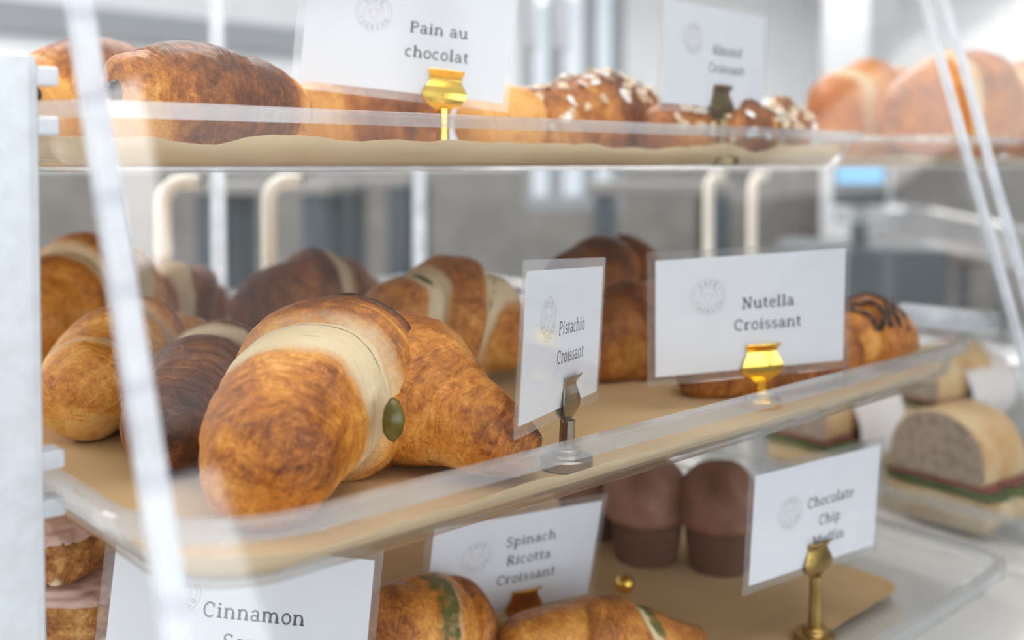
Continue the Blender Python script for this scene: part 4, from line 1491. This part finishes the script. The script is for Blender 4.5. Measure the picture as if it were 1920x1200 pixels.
cards = [
    ((0.4575, 0.3175, -0.1115), -29.4, 5.5, -2.4, [('Nutella', 0.53, 0), ('Croissant', 0.365, 0)], 'white card with a hazelnut spread name, right of the pistachio card', 0.585, (0.29, 0.64), 0.555, Z2, 'gold', 'bright gold card holder clipped under the hazelnut croissant card'),
    ((0.3014, 0.3023, -0.1046), 26.4, 1.75, 4.2, [('Pistachio', 0.525, 0), ('Croissant', 0.345, 0)], 'turned white card reading Pistachio Croissant beside the biggest croissant', 0.58, (0.29, 0.64), 0.58, Z2, 'steel', 'grey steel card holder under the Pistachio Croissant card'),
    ((0.3032, 0.4160, 0.0321), -31.4, -4.6, 6.0, [('Pain au', 0.52, 0.06), ('chocolat', 0.335, 0.06)], 'large white card reading Pain au chocolat above the top tray', 0.585, (0.34, 0.63), 0.695, Z1, 'gold', 'bright gold card holder under the Pain au chocolat card'),
    ((0.4998, 0.3735, 0.0303), 1.5, 0.9, 0.6, [('Almond', 0.53, 0.02), ('Croissant', 0.37, 0.02)], 'white card reading Almond Croissant at the right of the top tray', 0.585, (0.29, 0.64), 0.555, Z1, 'bronze', 'dull bronze card holder under the Almond Croissant card'),
    ((0.1796, 0.3595, -0.2087), -44.2, -6.9, 4.5, [('Cinnamon', 0.53, 0), ('Scone', 0.36, 0)], 'white card reading Cinnamon Scone at the bottom left of the photo', 0.56, (0.28, 0.66), 0.55, Z3, 'gold', 'card holder under the Cinnamon Scone card, below the frame'),
    ((0.3654, 0.4073, -0.2425), -13.5, 13.4, 0.9, [('Spinach', 0.66, -0.02), ('Ricotta', 0.49, -0.02), ('Croissant', 0.32, -0.02)], 'white card reading Spinach Ricotta Croissant under the middle tray', 0.60, (0.28, 0.62), 0.585, Z3, 'amber', 'amber toned card holder in front of the Spinach Ricotta Croissant card'),
    ((0.4863, 0.2966, -0.2174), -7.8, 4.0, -0.2, [('Chocolate', 0.55, 0.02), ('Chip', 0.385, 0.02), ('Muffin', 0.22, 0.02)], 'white card reading Chocolate Chip Muffin at the lower right', 0.58, (0.30, 0.56), 0.52, Z3, 'antique', 'antique brass card holder under the Chocolate Chip Muffin card'),
]
for (c, yw, tl, rl, lines, lab, tx, logo, fx, fz, mt, hl) in cards:
    root, Mx = sign_card(c, yw, tl, rl, lines, lab, tx, logo, sc=1.06 if mt == 'gold' and fz == Z2 else 1.0)
    card_holder(Mx, fx, fz, mt, hl)


# ------------------------------------------------------------------ bent white tubes behind the trays
def bent_tube(x, y, label):
    root = empty('bent_tube_support', (x, y, -0.263), label, 'support tube', 'white bent tubes behind the trays')
    m = MB()
    r = 0.0068
    zt = -0.010
    pts = [(x, y, -0.262)] + [(x, y, z) for z in (-0.2, -0.12, zt - 0.022)]
    for k in range(1, 9):
        a = math.pi / 2 * k / 8
        pts.append((x + 0.018 * (1 - math.cos(a)), y, zt - 0.022 + 0.018 * math.sin(a)))
    pts.append((x + 0.030, y, zt - 0.004))
    m.tube(pts, r, 16)
    m.build('tube', M['tube'], root, True)
    m = MB()
    m.tube([(x + 0.030, y, zt - 0.004), (x + 0.0335, y, zt - 0.004), (x + 0.035, y, zt - 0.004)], [0.0048, 0.0048, 0.002], 12)
    m.build('end_screw', M['dark'], root, True)
    return root


for (x, lab) in ((0.358, 'leftmost of the bent white tubes, above the small hazy croissant'), (0.455, 'second bent white tube from the left, behind the brown croissant'),
                 (1.090, 'left one of the pair of bent white tubes above the hazelnut card'), (1.187, 'right one of the pair of bent white tubes above the hazelnut card')):
    bent_tube(x, 0.822, lab)

# clear rails standing out behind the right-hand case
r_ = empty('acrylic_rail', tuple(at(1690, 405, 2.4)), 'milky clear rail bending down towards the right behind the hazelnut card', 'rail')
m = MB()
m.tube([tuple(at(1575, 404, 2.34)), tuple(at(1690, 404, 2.4))], 0.019, 16)
m.build('rod', M['acrylic_lip'], r_, True)
m = MB()
A, B2 = at(1672, 408, 2.4), at(1990, 480, 1.85)
for (p, q) in ((A, B2),):
    n_ = np.cross(q - p, [0, 0, 1.0])
    n_ = n_ / np.linalg.norm(n_) * 0.05
    v = []
    for c_ in (p, q):
        for (s1, s2) in ((-1, -1), (1, -1), (1, 1), (-1, 1)):
            v.append(tuple(c_ + n_ * s1 * 0.4 + np.array([0, 0, 0.036 * s2])))
    m.add(v, [(3, 2, 1, 0), (4, 5, 6, 7), (0, 1, 5, 4), (1, 2, 6, 5), (2, 3, 7, 6), (3, 0, 4, 7)])
m.build('bar', M['acrylic_lip'], r_)
p = at(1668, 412, 2.4)
m = MB(); m.box(p[0] - 0.012, p[0] + 0.012, p[1] - 0.012, p[1] + 0.012, FLOOR_Z, p[2] - 0.005)
m.build('post', M['acrylic'], r_)

# ------------------------------------------------------------------ the cafe behind
def bar_table(c, yaw, L, Wd, ztop, label):
    root = empty('bar_table', (c[0], c[1], FLOOR_Z), label, 'table', 'tall dark framed tables')
    Mx = Matrix.Translation((c[0], c[1], 0)) @ Matrix.Rotation(yaw, 4, 'Z')
    m = MB(); m.rbox(-L / 2, L / 2, -Wd / 2, Wd / 2, ztop - 0.035, ztop, 0.005, Mx); m.build('table_top', M['wood_grey'], root)
    for sx in (-1, 1):
        for sy in (-1, 1):
            m = MB()
            x, y = sx * (L / 2 - 0.06), sy * (Wd / 2 - 0.05)
            m.rbox(x - 0.05, x + 0.05, y - 0.03, y + 0.03, FLOOR_Z, ztop - 0.035, 0.004, Mx)
            m.build('leg', M['dark'], root)
    return root


def px_xy(px_, d):
    p = at(px_, 310, d)
    return p[0], p[1]


bar_table(px_xy(520, 3.0), 0.75, 0.36, 0.40, -0.045, 'tall dark framed table in the blurred cafe, left one')
bar_table(px_xy(705, 3.9), 0.60, 0.34, 0.36, -0.04, 'tall dark framed table in the blurred cafe, second from left')
bar_table(px_xy(1235, 2.9), 0.75, 0.36, 0.40, -0.045, 'tall dark framed table in the blurred cafe, right one')
# till with a lit screen
tx_, ty_ = px_xy(1612, 2.6)
root = empty('till_screen', (tx_, ty_, FLOOR_Z), 'till with a lit blue screen in the blurred background below the top tray', 'till')
Mx = Matrix.Translation((tx_, ty_, 0)) @ Matrix.Rotation(-HEAD - math.radians(16), 4, 'Z')
m = MB(); m.rbox(-0.20, 0.20, -0.12, 0.20, FLOOR_Z, -0.20, 0.01, Mx); m.build('till_stand', M['dark'], root)
m = MB(); m.rbox(-0.065, 0.065, -0.015, 0.02, -0.10, 0.02, 0.006, Mx); m.build('bezel', M['dark'], root)
m = MB(); m.rbox(-0.02, 0.02, 0.0, 0.03, -0.20, -0.09, 0.004, Mx); m.build('neck', M['dark'], root)
m = MB(); m.box(-0.055, 0.055, -0.018, -0.0145, -0.045, 0.012, Mx); m.build('screen', M['screen'], root)
# white pillar and lit fitting at the right
p = at(1610, 100, 5.0)
m = MB(); m.box(p[0] - 0.12, p[0] + 0.12, p[1] - 0.12, p[1] + 0.12, FLOOR_Z, CEIL_Z)
struct('trim_4', m, M['wall_white'])
p = at(1830, 145, 5.2)
root = empty('linear_pendant', (p[0], p[1], p[2]), 'bright white linear lamp at the top right of the photo', 'lamp')
Mx = Matrix.Translation((p[0], p[1], p[2])) @ Matrix.Rotation(-HEAD - math.radians(24), 4, 'Z')
m = MB(); m.rbox(-0.18, 0.18, -0.05, 0.05, -0.05, 0.05, 0.01, Mx); m.build('diffuser', M['lamp'], root)
for sx in (-0.15, 0.15):
    m = MB(); a = Mx @ Vector((sx, 0, 0.05)); m.tube([tuple(a), (a.x, a.y, CEIL_Z)], 0.004, 8); m.build('suspension_wire', M['frame_grey'], root)
# hanging grey fittings in front of the tall window
for k, (px_, d, w, y0, y1, lab) in enumerate(((997, 3.4, 0.035, -200, 92, 'grey hanging panel left of the pair in the blurred window'), (1052, 3.4, 0.048, -200, 96, 'grey hanging panel right of the pair in the blurred window'))):
    a, b = at(px_, y1, d), at(px_, y0, d)
    root = empty('hanging_panel', (a[0], a[1], a[2]), lab, 'hanging panel', 'grey hanging panels')
    Mx = Matrix.Translation((a[0], a[1], a[2])) @ Matrix.Rotation(-HEAD, 4, 'Z')
    m = MB(); m.rbox(-w / 2, w / 2, -0.02, 0.02, 0, 0.9, 0.004, Mx); m.build('panel', M['frame_grey'], root)
    m = MB(); q = Mx @ Vector((0, 0, 0.9)); m.tube([tuple(q), (q.x, q.y, CEIL_Z)], 0.005, 8); m.build('suspension_rod', M['frame_grey'], root)
# armchairs and a low shelf unit, far right, only hinted at
def stool(px_, d, zt, label):
    x, y = px_xy(px_, d)
    root = empty('bar_stool', (x, y, FLOOR_Z), label, 'stool', 'blurred stools in the cafe')
    m = MB(); m.lathe([(0.001, 0), (0.15, 0), (0.17, 0.015), (0.17, 0.045), (0.14, 0.06), (0.001, 0.06)], (x, y, zt - 0.06), 32); m.build('seat', M['fabric'], root)
    for k in range(4):
        a = k * math.pi / 2 + 0.5
        m = MB(); m.tube([(x + 0.11 * math.cos(a), y + 0.11 * math.sin(a), zt - 0.06), (x + 0.19 * math.cos(a), y + 0.19 * math.sin(a), FLOOR_Z)], 0.014, 8); m.build('leg', M['dark'], root)
    return root


stool(1810, 3.9, -0.30, 'brown seated stool in the blurred background at the right')
stool(1700, 4.6, -0.33, 'brown seated stool in the blurred background left of the other')
